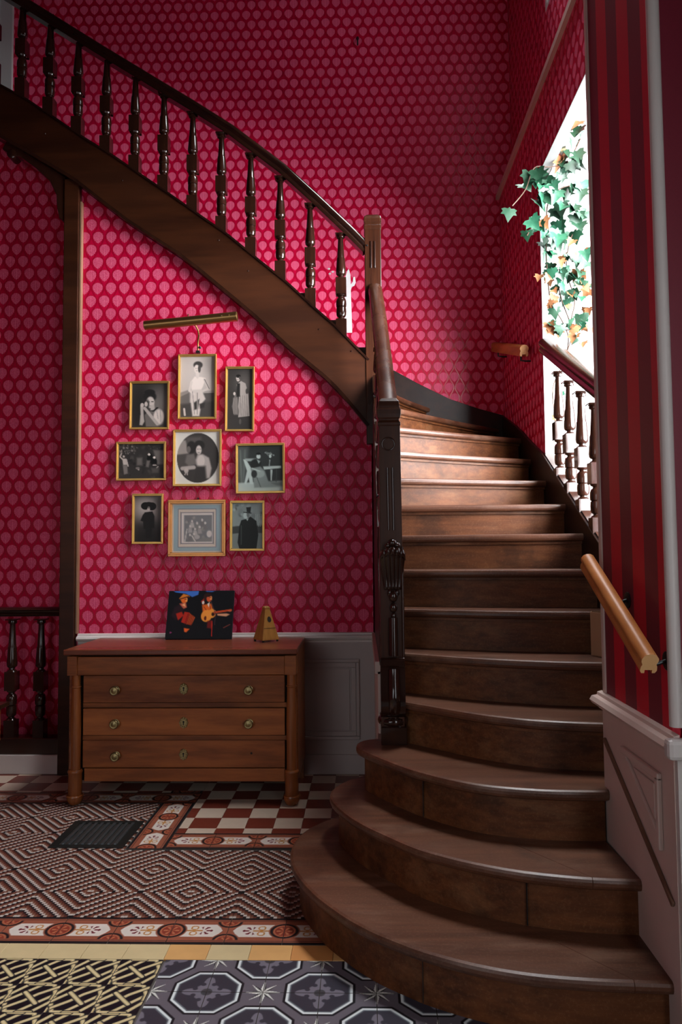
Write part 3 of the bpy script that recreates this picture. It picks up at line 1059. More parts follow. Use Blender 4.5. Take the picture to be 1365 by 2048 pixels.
# turned baluster, origin at the top of its base block
def baluster_mesh(k=1.0):
    m = MB()
    hb = 0.033

    def blk(h0, h1, w_):
        m.box(-w_, w_, -w_, w_, h0 * k, h1 * k)
    blk(-0.17, 0.0, hb)
    pr = [(0.031, 0.0), (0.026, 0.008), (0.018, 0.012), (0.018, 0.018), (0.026, 0.022), (0.030, 0.032), (0.0315, 0.055), (0.030, 0.076), (0.025, 0.080), (0.031, 0.084), (0.0325, 0.10), (0.0315, 0.122),
          (0.027, 0.135), (0.019, 0.141), (0.018, 0.148), (0.027, 0.152), (0.031, 0.160)]
    m.lathe([(r, h * k) for r, h in pr], (0, 0, 0), seg=14)
    blk(0.160, 0.262, hb)
    pr = [(0.030, 0.262), (0.027, 0.268), (0.018, 0.273), (0.017, 0.281), (0.024, 0.284), (0.030, 0.291), (0.032, 0.306), (0.030, 0.335), (0.026, 0.39), (0.0255, 0.394), (0.0235, 0.398), (0.020, 0.45), (0.0165, 0.515),
          (0.017, 0.520), (0.025, 0.523), (0.0265, 0.530), (0.025, 0.538), (0.030, 0.542)]
    m.lathe([(r, h * k) for r, h in pr], (0, 0, 0), seg=14)
    blk(0.542, 0.548, hb)
    me = bpy.data.meshes.new('baluster')
    me.from_pydata(m.v, [], m.f)
    bm = bmesh.new()
    bm.from_mesh(me)
    bmesh.ops.recalc_face_normals(bm, faces=bm.faces)
    bm.to_mesh(me)
    bm.free()
    me.materials.append(M['dark'])
    me.shade_smooth()
    me.set_sharp_from_angle(angle=math.radians(35))
    return me


me_bal = baluster_mesh()


def put_bal(me, x, y, z, parent):
    o = bpy.data.objects.new('baluster', me)
    COL.objects.link(o)
    o.parent = parent
    o.location = Vector((x, y, z)) - wloc(parent)
    return o


BB_ = [(-2.36, 4.531), (-2.172, 4.399), (-1.988, 4.266), (-1.803, 4.133), (-1.617, 4.001), (-1.430, 3.869), (-1.244, 3.734), (-1.058, 3.598), (-0.874, 3.458), (-0.687, 3.317), (-0.500, 3.163), (-0.312, 2.983), (-0.120, 2.787)]
for x, z in BB_:
    put_bal(me_bal, x, 4.46, z, stair)
for i in range(7):
    y = 4.10 - 0.206 * i
    zt = 2.615 - (4.35 - y) * 0.497 - 0.04 - 0.05
    put_bal(me_bal, 1.118, y, zt - 0.602, stair)
for i in range(5):
    y = 3.42 + 0.2 * i
    zt = float(np.interp(y, [p[1] for p in low_rail], [p[2] for p in low_rail]))
    put_bal(me_bal, 0.103, y, zt - 0.66, stair)

# upper newel
nw = obj('newel_post', box(0.030, 0.133, 4.42, 4.52, 2.0, 3.35), M['newel'], stair, bevel=0.004)
cap = [(0.055, 0.0), (0.055, 0.01), (0.060, 0.016), (0.060, 0.028)]


def sq_stack(cx, cy, lv):
    rg = []
    for hw, z in lv:
        rg.append([(cx - hw, cy - hw, z), (cx + hw, cy - hw, z), (cx + hw, cy + hw, z), (cx - hw, cy + hw, z)])
    return MB().rings(rg)


obj('cap', sq_stack(0.081, 4.47, [(0.051, 3.345), (0.054, 3.352), (0.054, 3.372), (0.050, 3.38), (0.050, 3.388), (0.055, 3.394), (0.055, 3.415), (0.050, 3.432), (0.036, 3.446), (0.02, 3.452)]), M['newel'], nw, bevel=0.003)
for dx in (-0.012, 0.012):
    obj('flute', MB().lathe([(0.006, 3.10), (0.006, 3.27)], (0.081 + dx, 4.421, 0), seg=8), M['dark'], nw, smooth=40)
obj('bolt', MB().lathe([(0.007, 0), (0.005, -0.004)], (0.045, 4.42, 3.245), 'Y', 10), M['steel'], nw)

# carved lower newel
N1X, N1Y = 0.122, 3.155
nw = obj('newel_post', sq_stack(N1X - .002, N1Y, [(0.050, 0.60), (0.049, 1.38), (0.046, 1.885)]), M['newel'], stair, bevel=0.004)
obj('base_block', sq_stack(N1X + .002, N1Y, [(0.055, 0.526), (0.055, 0.598), (0.052, 0.604)]), M['dark'], nw, bevel=0.003)
obj('torus_moulding', MB().lathe([(0.055, 0.604), (0.064, 0.610), (0.066, 0.622), (0.062, 0.634), (0.054, 0.638), (0.057, 0.644), (0.056, 0.650)], (N1X, N1Y, 0), seg=20), M['dark'], nw, smooth=60)
# scroll console on the front
con = []
for z, y in ((0.645, 3.095), (0.665, 3.078), (0.69, 3.068), (0.72, 3.066), (0.76, 3.074), (0.80, 3.088), (0.84, 3.094), (0.852, 3.094)):
    con.append((y, z))
poly = con + [(3.12, 0.852), (3.12, 0.645)]
obj('console', MB().prism(poly, 'X', N1X - 0.053, N1X + 0.050), M['dark'], nw, smooth=50)
rib = [(3.088, 0.66), (3.066, 0.675), (3.054, 0.70), (3.052, 0.735), (3.062, 0.775), (3.078, 0.81), (3.086, 0.845)]
obj('console_rib', MB().sweep([(N1X + 0.004, y, z) for y, z in rib], [(-.024, -.008), (-.018, .006), (0, .011), (.018, .006), (.024, -.008)], upv=(0, -1, 0.2)), M['dark'], nw, smooth=60)
obj('ledge', MB().prism([(3.09, 0.852), (3.084, 0.86), (3.084, 0.885), (3.09, 0.892), (3.12, 0.892), (3.12, 0.852)], 'X', N1X - 0.053, N1X + 0.050), M['dark'], nw, bevel=0.002)
obj('half_column', MB().tube([(N1X + 0.004, 3.102, 0.90), (N1X + 0.004, 3.102, 1.06)], 0.021, 12, upv=(0, 1, 0)), M['dark'], nw, smooth=60)
obj('side_ridge', MB().tube([(N1X + 0.046, 3.104, 0.66), (N1X + 0.046, 3.100, 1.0), (N1X + 0.046, 3.102, 1.36)], 0.006, 8, upv=(0, 1, 0)), M['newel'], nw, smooth=60)
for z, r in ((1.068, 0.0125), (1.103, 0.0175), (1.150, 0.0200)):
    obj('drop', MB().ball((N1X + 0.006, 3.098, z), r, r * 0.9, r * 1.25), M['dark'], nw, smooth=80)
for dx in (-0.014, 0.018):
    obj('drop', MB().ball((N1X + 0.004 + dx, 3.10, 1.165), 0.011, 0.011, 0.016), M['dark'], nw, smooth=80)
# acanthus leaf: a ribbed shell that curls outwards at its top
m = MB()
NU, NV = 41, 18
for jv in range(NV):
    v_ = jv / (NV - 1)
    if v_ < 0.8:
        q = v_ / 0.8
        z = 1.178 + 0.168 * q
        dep = 0.006 + 0.050 * q ** 2.2
    else:
        q = (v_ - 0.8) / 0.2
        z = 1.346 + 0.010 * math.sin(q * math.pi) - 0.024 * q * q
        dep = 0.056 + 0.012 * math.sin(q * math.pi / 2)
    hw = 0.034 + 0.016 * min(1, v_ * 1.2)
    for iu in range(NU):
        u_ = -1 + 2 * iu / (NU - 1)
        rid = 0.0085 * (0.4 + 0.6 * v_) * abs(math.cos(u_ * math.pi * 2.5)) ** 0.7
        drop = 0.020 * u_ * u_ * v_ - 0.008 * v_ * abs(math.cos(u_ * math.pi * 2.5))
        m.v.append((N1X + 0.003 + u_ * hw * (1 + 0.10 * v_), 3.109 - (dep + rid) * (1 - 0.45 * u_ * u_), z - drop))
for jv in range(NV - 1):
    for iu in range(NU - 1):
        m.f.append((jv * NU + iu, jv * NU + iu + 1, (jv + 1) * NU + iu + 1, (jv + 1) * NU + iu))
ac = obj('acanthus_leaf', m, M['dark'], nw, smooth=80)
sd_ = ac.modifiers.new('solid', 'SOLIDIFY')
sd_.thickness = 0.004
for dx, dz, r in ((0.0, 1.376, 0.020), (-0.02, 1.364, 0.014), (0.02, 1.366, 0.015)):
    obj('acanthus_bud', MB().ball((N1X + 0.003 + dx, 3.088, dz), r, r, r * 0.9), M['dark'], nw, smooth=80)
for dx in (-0.011, 0.011):
    obj('flute', MB().tube([(N1X + 0.0 + dx, 3.108, 1.43), (N1X - 0.002 + dx, 3.108, 1.70)], 0.0065, 8, upv=(0, 1, 0)), M['dark'], nw, smooth=60)
# side bevel stops
obj('rosette_ring', MB().add(*(lambda seg=24, R=0.027, r=0.005: (
    [(N1X - 0.008 + (R + r * math.cos(b)) * math.cos(a), 3.110 + r * math.sin(b) * 0.8, 1.803 + (R + r * math.cos(b)) * math.sin(a)) for a in [2 * math.pi * i / seg for i in range(seg)] for b in [2 * math.pi * j / 6 for j in range(6)]],
    [(i * 6 + j, ((i + 1) % seg) * 6 + j, ((i + 1) % seg) * 6 + (j + 1) % 6, i * 6 + (j + 1) % 6) for i in range(seg) for j in range(6)]))()), M['dark'], nw, smooth=80)
obj('cap', sq_stack(N1X - 0.004, N1Y, [(0.046, 1.88), (0.050, 1.886), (0.050, 1.898), (0.044, 1.904), (0.044, 1.912), (0.049, 1.918), (0.052, 1.934), (0.052, 1.952), (0.047, 1.964), (0.047, 1.97), (0.044, 1.99), (0.034, 2.004), (0.015, 2.010)]), M['newel'], nw, bevel=0.003)
# supporting post, its worn edge and the curved brace on the left
post = obj('support_post', box(-1.872, -1.777, 4.425, 4.50, 0.0, 3.72), M['string'], stair, bevel=0.005)
obj('post_edge', box(-1.7765, -1.762, 4.44, 4.475, 0.85, 3.58), wood('worn_post_edge', (0.16, 0.07, 0.035), (0.34, 0.18, 0.11), 0.5, 'Z'), post, bevel=0.004)
br = [(-1.872, 3.74), (-2.25, 3.985), (-2.28, 3.93), (-2.22, 3.885), (-2.16, 3.875), (-2.06, 3.80), (-1.97, 3.715), (-1.925, 3.62), (-1.92, 3.54), (-1.905, 3.47), (-1.872, 3.44)]
bra = obj('brace', MB().prism(br, 'Y', 4.43, 4.495), M['dark'], stair, bevel=0.006)
obj('scroll', MB().lathe([(0.020, 4.42), (0.030, 4.425), (0.030, 4.50), (0.02, 4.505)], (-2.215, 0, 3.895), 'Y', 16), M['dark'], bra, smooth=60)
for (x, z) in ((-2.0, 4.02), (-1.50, 3.70), (-0.885, 3.30), (-0.70, 3.10), (-0.06, 2.58), (-0.26, 2.72)):
    obj('peg', MB().lathe([(0.006, 0.0), (0.004, -0.003)], (x, 4.4255, z), 'Y', 8), M['dark'], stair)

# low balustrade on the left
lb = thing('low_balustrade', (-2.4, 4.5, 0), 'low dark turned balustrade on a white plinth left of the chest', 'balustrade')
me_bal2 = baluster_mesh(1.135)
for x in (-2.384, -2.194, -2.012):
    put_bal(me_bal2, x, 4.50, 0.318, lb)
obj('top_rail', MB().sweep([(-3.4, 4.5, 0.985), (-1.874, 4.5, 0.985)], [(a * 1.2, b * .75) for a, b in RP]), M['rail'], lb, smooth=50)
obj('bottom_rail', box(-3.4, -1.874, 4.46, 4.56, 0.115, 0.215), M['dark'], lb, bevel=0.006)
obj('plinth', box(-3.4, -1.872, 4.45, 4.60, 0.0, 0.115), M['cream'], lb, bevel=0.004)

# ------------------------------------------------------------------ chest of drawers
CXc = -0.985
chest = thing('chest_of_drawers', (CXc, 4.18, 0), 'reddish walnut chest of drawers with turned columns and brass knobs', 'chest of drawers')
obj('top', box(-1.618, -0.358, 3.885, 4.44, 0.797, 0.827), M['walnut_top'], chest, bevel=0.006)
obj('carcass', box(-1.565, -0.385, 3.955, 4.425, 0.118, 0.797), M['inside'], chest)
obj('side_panel', box(-0.386, -0.36, 3.96, 4.43, 0.118, 0.797), M['walnut'], chest)
obj('side_panel', box(-1.61, -1.565, 3.96, 4.43, 0.118, 0.797), M['walnut'], chest)
obj('frieze', box(-1.545, -0.424, 3.902, 3.96, 0.688, 0.786), M['walnut'], chest, bevel=0.003)
obj('rear_leg', box(-1.60, -1.54, 4.37, 4.43, 0.0, 0.118), M['walnutZ'], chest)
obj('rear_leg', box(-0.425, -0.365, 4.37, 4.43, 0.0, 0.118), M['walnutZ'], chest)
obj('base_rail', box(-1.515, -0.43, 3.935, 3.965, 0.118, 0.186), M['walnut'], chest, bevel=0.002)
for zr in (0.508, 0.333):
    obj('rail', box(-1.53, -0.42, 3.948, 3.965, zr, zr + 0.024), M['walnut'], chest)
for bx in ((-1.598, -1.545), (-0.424, -0.362)):
    obj('corner_block', box(bx[0], bx[1], 3.893, 3.96, 0.688, 0.790), M['walnut'], chest, bevel=0.002)
drawers = [(0.537, 0.682), (0.363, 0.505), (0.192, 0.335)]
for i, (z0, z1) in enumerate(drawers):
    dw = obj('drawer', box(-1.523, -0.428, 3.930, 3.97, z0, z1), M['walnut'], chest, bevel=0.003, origin=(CXc + 0.3 * i, 4.18 - .4 * i, 0.9 * i))
    zc = [0.605, 0.428, 0.257][i]
    for x in ((-1.344, -0.620) if i < 2 else (-1.338,)):
        obj('knob', MB().lathe([(0.020, 3.93), (0.022, 3.927), (0.012, 3.923), (0.010, 3.913), (0.019, 3.909), (0.0245, 3.903), (0.0245, 3.899), (0.021, 3.896), (0.018, 3.8975), (0.012, 3.895), (0.003, 3.893)], (x, 0, zc), 'Y', 20), M['brass'], dw, smooth=50)
    if i == 2:
        obj('screw_hole', MB().lathe([(0.006, 3.9295), (0.005, 3.929)], (-0.608, 0, 0.268), 'Y', 10), M['inside'], dw)
    # ornate keyhole plate
    m = MB()
    ring0, ring1 = [], []
    n = 40
    zc2 = [0.610, 0.430, 0.262][i]
    for q in range(n):
        a = 2 * math.pi * q / n
        r = 1 + 0.055 * math.cos(8 * a) + 0.03 * math.cos(12 * a)
        ring0.append((-0.974 + 0.024 * r * math.cos(a), 3.930, zc2 + 0.030 * r * math.sin(a)))
        ring1.append((-0.974 + 0.021 * r * math.cos(a), 3.925, zc2 + 0.027 * r * math.sin(a)))
    m.rings([ring0, ring1])
    es = obj('keyhole_plate', m, M['brass'], dw, smooth=30)
    for q in range(10):
        a = 2 * math.pi * q / 10
        m = MB().ball((-0.974 + 0.0165 * math.cos(a), 3.925, zc2 + 0.021 * math.sin(a)), 0.0042, 0.003, 0.0042, 8, 5)
        m.f = m.f
        if q == 0:
            allb = m
        else:
            allb.add(m.v, m.f)
    obj('beading', allb, M['brass'], dw, smooth=60)
    obj('keyhole', MB().lathe([(0.0052, 3.9245), (0.005, 3.924)], (-0.974, 0, zc2 + 0.005), 'Y', 12).box(-0.9765, -0.9715, 3.924, 3.9245, zc2 - 0.012, zc2 + 0.004), M['inside'], dw)
for x in (-1.560, -0.391):
    pr = [(0.0275, 0.186), (0.0275, 0.30), (0.0285, 0.42), (0.0265, 0.52), (0.0235, 0.612), (0.0235, 0.688)]
    c_ = obj('column', MB().lathe(pr, (x, 3.926, 0), seg=24), M['walnutZ'], chest, smooth=50)
    obj('collar', MB().lathe([(0.0235, 0.618), (0.027, 0.622), (0.027, 0.627), (0.0235, 0.631)], (x, 3.926, 0), seg=24), M['walnutZ'], c_, smooth=50)
    obj('pedestal', MB().lathe([(0.034, 0.050), (0.036, 0.054), (0.0365, 0.10), (0.036, 0.165), (0.040, 0.172), (0.040, 0.178), (0.034, 0.186)], (x, 3.926, 0), seg=24), M['walnutZ'], c_, smooth=50)
    obj('foot', MB().lathe([(0.022, 0.0), (0.032, 0.008), (0.040, 0.024), (0.043, 0.036), (0.042, 0.043), (0.046, 0.046), (0.044, 0.052), (0.034, 0.053)], (x, 3.926, 0), seg=24), M['walnutZ'], c_, smooth=50)

# small table at the left picture edge
tb = thing('side_table', (-2.18, 3.5, 0), 'corner of a small wooden side table at the left picture edge', 'table')
obj('table_top', box(-2.52, -1.842, 3.25, 3.76, 0.558, 0.580), M['dark'], tb, bevel=0.004)
obj('apron', MB().prism([(-2.49, 0.558), (-1.874, 0.558), (-1.874, 0.39), (-1.89, 0.335), (-2.49, 0.335)], 'Y', 3.28, 3.735), M['walnut'], tb, bevel=0.006)
for x, y in ((-2.465, 3.31), (-2.465, 3.70), (-1.92, 3.31), (-1.92, 3.70)):
    obj('leg', sq_stack(x, y, [(0.012, 0.0), (0.02, 0.34)]), M['walnutZ'], tb)

# ------------------------------------------------------------------ painted prints


class Paint:
    """flat print built from soft shapes, x right and y down in 0..1"""

    def __init__(self, w_, h_, bg, nx=64):
        self.nx, self.ny = nx, max(16, int(nx * h_ / w_))
        self.asp = h_ / w_
        self.X, self.Y = np.meshgrid(np.linspace(0, 1, self.nx), np.linspace(0, 1, self.ny))
        self.img = np.ones(self.X.shape + (3,)) * self.c(bg)
        self.rng = np.random.RandomState(3)

    tint = (1.08, 1.01, 0.965)

    def c(self, v):
        return np.array(v, float) if hasattr(v, '__len__') else np.array(self.tint) * v

    def e(self, cx, cy, rx, ry, col, soft=0.25, rot=0.0, a=1.0):
        x, y = self.X - cx, (self.Y - cy) * self.asp
        cr, sr = math.cos(rot), math.sin(rot)
        x, y = x * cr + y * sr, -x * sr + y * cr
        d = np.sqrt((x / rx) ** 2 + (y / (ry * self.asp)) ** 2)
        self.img = blend(self.img, a * (1 - ss(d, 1 - soft, 1 + soft * .4)), self.c(col))
        return self

    def p(self, pts, col, soft=0.012, a=1.0):
        P = [(x, y * self.asp) for x, y in pts]
        inside = np.zeros(self.X.shape, bool)
        dist = np.full(self.X.shape, 9.0)
        px, py = self.X, self.Y * self.asp
        for (x0, y0), (x1, y1) in zip(P, P[1:] + P[:1]):
            c_ = ((y0 > py) != (y1 > py))
            xi = (x1 - x0) * (py - y0) / ((y1 - y0) if abs(y1 - y0) > 1e-9 else 1e-9) + x0
            inside ^= c_ & (px < xi)
            dx, dy = x1 - x0, y1 - y0
            t_ = np.clip(((px - x0) * dx + (py - y0) * dy) / (dx * dx + dy * dy + 1e-9), 0, 1)
            dist = np.minimum(dist, np.hypot(px - x0 - t_ * dx, py - y0 - t_ * dy))
        sd = np.where(inside, dist, -dist)
        self.img = blend(self.img, a * ss(sd, -soft, soft), self.c(col))
        return self

    def l(self, pts, wd, col, a=1.0):
        for (x0, y0), (x1, y1) in zip(pts[:-1], pts[1:]):
            px, py = self.X, self.Y * self.asp
            a0, b0, a1, b1 = x0, y0 * self.asp, x1, y1 * self.asp
            dx, dy = a1 - a0, b1 - b0
            t_ = np.clip(((px - a0) * dx + (py - b0) * dy) / (dx * dx + dy * dy + 1e-9), 0, 1)
            d = np.hypot(px - a0 - t_ * dx, py - b0 - t_ * dy)
            self.img = blend(self.img, a * (1 - ss(d, wd * .6, wd * 1.3)), self.c(col))
        return self

    def speck(self, n, box_, lo, hi, r=0.02):
        for _ in range(n):
            x = self.rng.uniform(box_[0], box_[2])
            y = self.rng.uniform(box_[1], box_[3])
            g = self.rng.uniform(lo, hi)
            q = self.rng.uniform(.5, 1.3) * r
            self.e(x, y, q, q / self.asp * self.rng.uniform(.5, 1.4), g, .6, self.rng.uniform(0, 3), .7)
        return self


def print_mesh(name, P, fn, parent, mat, origin=None):
    """fn(u,v) -> world position"""
    nx, ny = P.nx, P.ny
    V = [fn(x, y) for x, y in zip(P.X.ravel(), P.Y.ravel())]
    F = [(j * nx + i, (j + 1) * nx + i, (j + 1) * nx + i + 1, j * nx + i + 1) for j in range(ny - 1) for i in range(nx - 1)]
    base = np.array(wloc(parent))
    me = bpy.data.meshes.new(name)
    me.from_pydata((np.array(V) - base).tolist(), [], F)
    me.materials.append(mat)
    C = np.concatenate([lin(np.clip(P.img.reshape(-1, 3), 0, 1)), np.ones((nx * ny, 1))], 1)
    at_ = me.color_attributes.new('Col', 'FLOAT_COLOR', 'POINT')
    at_.data.foreach_set('color', C.astype(np.float32).ravel())
    o = bpy.data.objects.new(name, me)
    COL.objects.link(o)
    o.parent = parent
    return o


def pic_lady_seated(P):       # tall bright portrait
    P.p([(0, 0), (1, 0), (1, .72), (0, .78)], .70, .02).e(.35, .25, .6, .4, .74, .9).e(.95, .1, .35, .3, .58, .9)
    P.p([(0, .60), (.28, .55), (.3, 1), (0, 1)], .40, .04).p([(.6, .60), (1, .57), (1, 1), (.5, 1)], .33, .04)
    P.p([(0, .78), (1, .74), (1, 1), (0, 1)], .27, .05)
    P.p([(.0, .60), (.30, .54), (.32, .58), (0, .66)], .52, .01).p([(.6, .575), (1, .56), (1, .60), (.62, .605)], .60, .01)
    P.p([(.30, .42), (.42, .33), (.62, .34), (.74, .36), (.66, .5), (.6, .56), (.34, .56)], .86, .02)
    P.p([(.34, .55), (.62, .54), (.74, .70), (.62, .78), (.56, .98), (.36, .98), (.30, .72)], .77, .03)
    P.p([(.40, .76), (.56, .70), (.52, .86), (.40, .88)], .22, .03).p([(.56, .78), (.72, .76), (.70, .84), (.58, .86)], .20, .03)
    P.l([(.33, .42), (.27, .56), (.40, .62)], .035, .80).l([(.70, .38), (.82, .53), (.66, .57)], .032, .76).l([(.71, .38), (.84, .53)], .012, .42)
    P.e(.5, .30, .055, .07, .80).e(.515, .14, .145, .065, .24).e(.48, .205, .085, .075, .82).e(.555, .20, .045, .07, .30)
    P.e(.455, .195, .018, .006, .35).e(.515, .195, .018, .006, .35).e(.48, .238, .022, .006, .5).l([(.36, .58), (.42, .95)], .012, .58).l([(.50, .60), (.50, .95)], .012, .55).l([(.12, .86), (.14, .96)], .03, .75)


def pic_lady_hands(P):        # dark portrait with clasped hands
    P.e(.8, .5, .45, .5, .42, .9).e(.2, .6, .35, .6, .14, .8)
    P.e(.50, .30, .20, .13, .13).e(.52, .43, .125, .14, .74).e(.44, .47, .06, .12, .22, .6).e(.50, .20, .16, .07, .12)
    P.l([(.45, .42), (.50, .42)], .012, .25).l([(.55, .415), (.60, .415)], .012, .25).l([(.50, .51), (.56, .51)], .01, .38)
    P.p([(.54, .5), (.63, .48), (.66, .62), (.52, .63)], .68, .02)
    P.p([(.46, .62), (.66, .60), (.86, .56), (.92, .66), (.88, .92), (.74, .98), (.40, .98), (.36, .72)], .40, .02)
    P.e(.76, .76, .16, .19, .80).p([(.46, .62), (.62, .64), (.76, .55), (.70, .54), (.60, .61)], .10, .008)
    P.p([(.24, .72), (.32, .70), (.36, .86), (.30, .95), (.22, .94)], .64, .02)
    P.l([(.30, .86), (.28, .52)], .045, .66).l([(.72, .92), (.36, .56)], .045, .66).e(.29, .49, .055, .05, .72).e(.40, .47, .05, .06, .72)
    P.l([(.70, .62), (.74, .80)], .008, .55).l([(.80, .60), (.82, .88)], .008, .58)


def pic_gent_coat(P):         # standing man in a long pale coat
    P.e(.7, .25, .5, .25, .32, .9).p([(0, .84), (1, .80), (1, 1), (0, 1)], .21, .05)
    P.p([(.36, .26), (.54, .20), (.72, .24), (.84, .42), (.90, .78), (.44, .80), (.46, .46)], .60, .015)
    P.p([(.28, .44), (.38, .42), (.50, .60), (.46, .76), (.26, .76), (.18, .62)], .40, .02)
    P.p([(.38, .24), (.50, .24), (.50, .46), (.36, .46)], .14, .02).p([(.46, .54), (.60, .58), (.52, .76), (.42, .62)], .56, .02)
    P.e(.42, .155, .085, .055, .72).e(.43, .118, .10, .028, .10).e(.48, .15, .03, .03, .3).l([(.36, .175), (.44, .175)], .01, .12).l([(.36, .145), (.45, .145)], .008, .25)
    P.e(.78, .37, .06, .05, .26).e(.28, .41, .05, .03, .72)
    for x in (.56, .64, .72, .80):
        P.l([(x - .04, .44), (x, .78)], .008, .42)
    for x in (.24, .30, .36):
        P.l([(x, .48), (x + .02, .74)], .008, .58)
    P.e(.52, .87, .05, .05, .32)


def pic_garden(P):            # group outdoors
    P.speck(70, (0, 0, 1, 1), .10, .30, .05).speck(45, (0, 0, .40, .28), .25, .72, .022).speck(20, (.3, .05, 1, .15), .15, .4, .02)
    P.p([(.76, .18), (1, .2), (1, .6), (.84, .6)], .42, .03).p([(.40, .40), (.52, .40), (.52, .62), (.40, .62)], .40, .03)
    P.e(.11, .36, .025, .035, .72).p([(.08, .42), (.17, .42), (.19, .60), (.10, .60)], .72, .01).p([(.09, .60), (.19, .60), (.20, .85), (.12, .88)], .46, .015).l([(.10, .45), (.03, .37), (.06, .27)], .014, .7).l([(.17, .45), (.21, .64)], .014, .7)
    P.e(.69, .42, .07, .16, .06).e(.67, .31, .028, .035, .86).e(.78, .53, .07, .14, .06).e(.785, .40, .03, .038, .88).p([(.62, .48), (.70, .48), (.66, .68), (.60, .66)], .42, .02)
    P.l([(.76, .62), (.82, .62)], .014, .75).l([(.84, .70), (.87, .66)], .012, .7).p([(.72, .70), (.90, .70), (.88, .84), (.74, .84)], .32, .03).e(.42, .70, .05, .04, .45).e(.44, .74, .02, .02, .65)


def pic_oval(P):              # oval portrait on a white mount
    P.img[:] = P.c(.24)
    P.p([(0, .16), (.24, .16), (.30, .42), (0, .46)], .58, .03).p([(0, .44), (.30, .42), (.28, .70), (0, .74)], .30, .03)
    P.p([(.22, .10), (.58, .10), (.60, .26), (.3, .3)], .34, .05).e(.36, .30, .11, .13, .17).e(.30, .34, .05, .07, .40).p([(.26, .44), (.42, .42), (.50, .62), (.30, .66), (.22, .58)], .42, .03)
    P.e(.54, .26, .13, .10, .16).e(.53, .35, .068, .095, .76).l([(.49, .335), (.52, .335)], .008, .35).l([(.55, .335), (.58, .335)], .008, .35).l([(.51, .40), (.55, .40)], .008, .45)
    P.p([(.50, .44), (.62, .43), (.76, .50), (.82, .70), (.78, .88), (.62, .92), (.50, .72), (.46, .54)], .66, .025).e(.58, .56, .09, .12, .76)
    P.p([(.48, .66), (.68, .66), (.72, 1), (.40, 1)], .22, .04).l([(.16, .70), (.42, .68)], .045, .66).e(.25, .74, .055, .05, .70).l([(.24, .76), (.22, .82)], .014, .66).l([(.27, .76), (.27, .82)], .014, .66)
    x, y = P.X - .51, P.Y - .5
    d = np.sqrt((x / .475) ** 2 + (y / .475) ** 2)
    P.img = blend(P.img, ss(d, .985, 1.01), np.array((.90, .88, .84)))


def pic_piano(P):             # seated lady beside a table, greenish print
    P.tint = (.93, 1.0, .97)
    P.img[:] = P.c(.23)
    P.p([(0, 0), (.25, 0), (.15, .82), (0, .85)], .36, .05).l([(.05, .1), (.08, .8)], .02, .44).l([(.16, .1), (.12, .78)], .02, .42)
    P.p([(0, .81), (1, .78), (1, 1), (0, 1)], .74, .02).p([(.55, .80), (1, .78), (1, .90), (.5, .9)], .45, .05)
    P.p([(.12, .30), (.18, .30), (.30, .50), (.34, .84), (.26, .84), (.24, .70), (.18, .84), (.14, .82), (.20, .55)], .80, .012).p([(.16, .28), (.42, .28), (.40, .34), (.18, .34)], .66, .012)
    P.e(.40, .40, .13, .12, .16).e(.46, .24, .05, .055, .82).e(.46, .18, .055, .03, .12).p([(.42, .30), (.50, .34), (.46, .40)], .66, .01)
    P.p([(.28, .50), (.50, .46), (.60, .56), (.68, .80), (.90, .90), (.36, .92), (.34, .72)], .55, .02).e(.48, .62, .12, .09, .66).e(.36, .62, .07, .09, .22).l([(.32, .50), (.48, .56)], .016, .75).l([(.42, .7), (.5, .9)], .012, .42)
    P.p([(.56, .46), (.96, .45), (.96, .50), (.58, .53)], .78, .008).p([(.72, .53), (.77, .53), (.75, .77), (.725, .77)], .78, .008).l([(.86, .52), (.85, .80)], .008, .30)
    P.l([(.70, .44), (.71, .32)], .012, .62).speck(16, (.60, .13, .80, .26), .45, .80, .022).e(.72, .24, .03, .04, .85)


def pic_hat(P):               # small figure in a big black hat
    P.tint = (1, .93, .90)
    P.img[:] = P.c(.26)
    P.e(.40, .25, .62, .34, .76, 1.0).e(.5, .95, .9, .35, .15, .8).e(.92, .1, .2, .5, .42, .9)
    P.e(.40, .22, .17, .085, .11, .12).e(.64, .23, .17, .09, .11, .12).e(.52, .19, .17, .06, .11, .2).e(.52, .29, .055, .045, .78).e(.525, .255, .05, .025, .5)
    P.p([(.38, .36), (.66, .34), (.74, .44), (.74, .70), (.34, .72), (.32, .56), (.22, .54), (.30, .42)], .13, .02).p([(.40, .70), (.66, .70), (.62, .92), (.42, .92)], .13, .03)


def pic_gent_hat(P):          # man in top hat and dark coat, greenish
    P.tint = (.92, 1.0, .98)
    P.img[:] = P.c(.62)
    P.speck(30, (0, 0, 1, .62), .35, .80, .08).p([(0, .52), (.25, .5), (.25, .66), (0, .68)], .30, .03).p([(0, .68), (1, .66), (1, 1), (0, 1)], .56, .03).p([(.8, .50), (1, .5), (1, .66), (.8, .66)], .30, .03)
    for x in (.78, .84, .90, .96):
        P.l([(x, .25), (x - .03, .52)], .008, .75)
    P.p([(.30, .38), (.52, .34), (.60, .30), (.80, .40), (.86, .70), (.80, 1), (.24, 1), (.18, .86), (.24, .50)], .17, .012)
    P.e(.44, .28, .085, .075, .84).e(.52, .26, .05, .06, .5).p([(.46, .10), (.62, .09), (.60, .21), (.48, .20)], .20, .008).l([(.38, .205), (.62, .225)], .016, .16)
    P.l([(.30, .5), (.30, .9)], .02, .30).p([(.46, .35), (.54, .34), (.50, .40)], .8, .01)


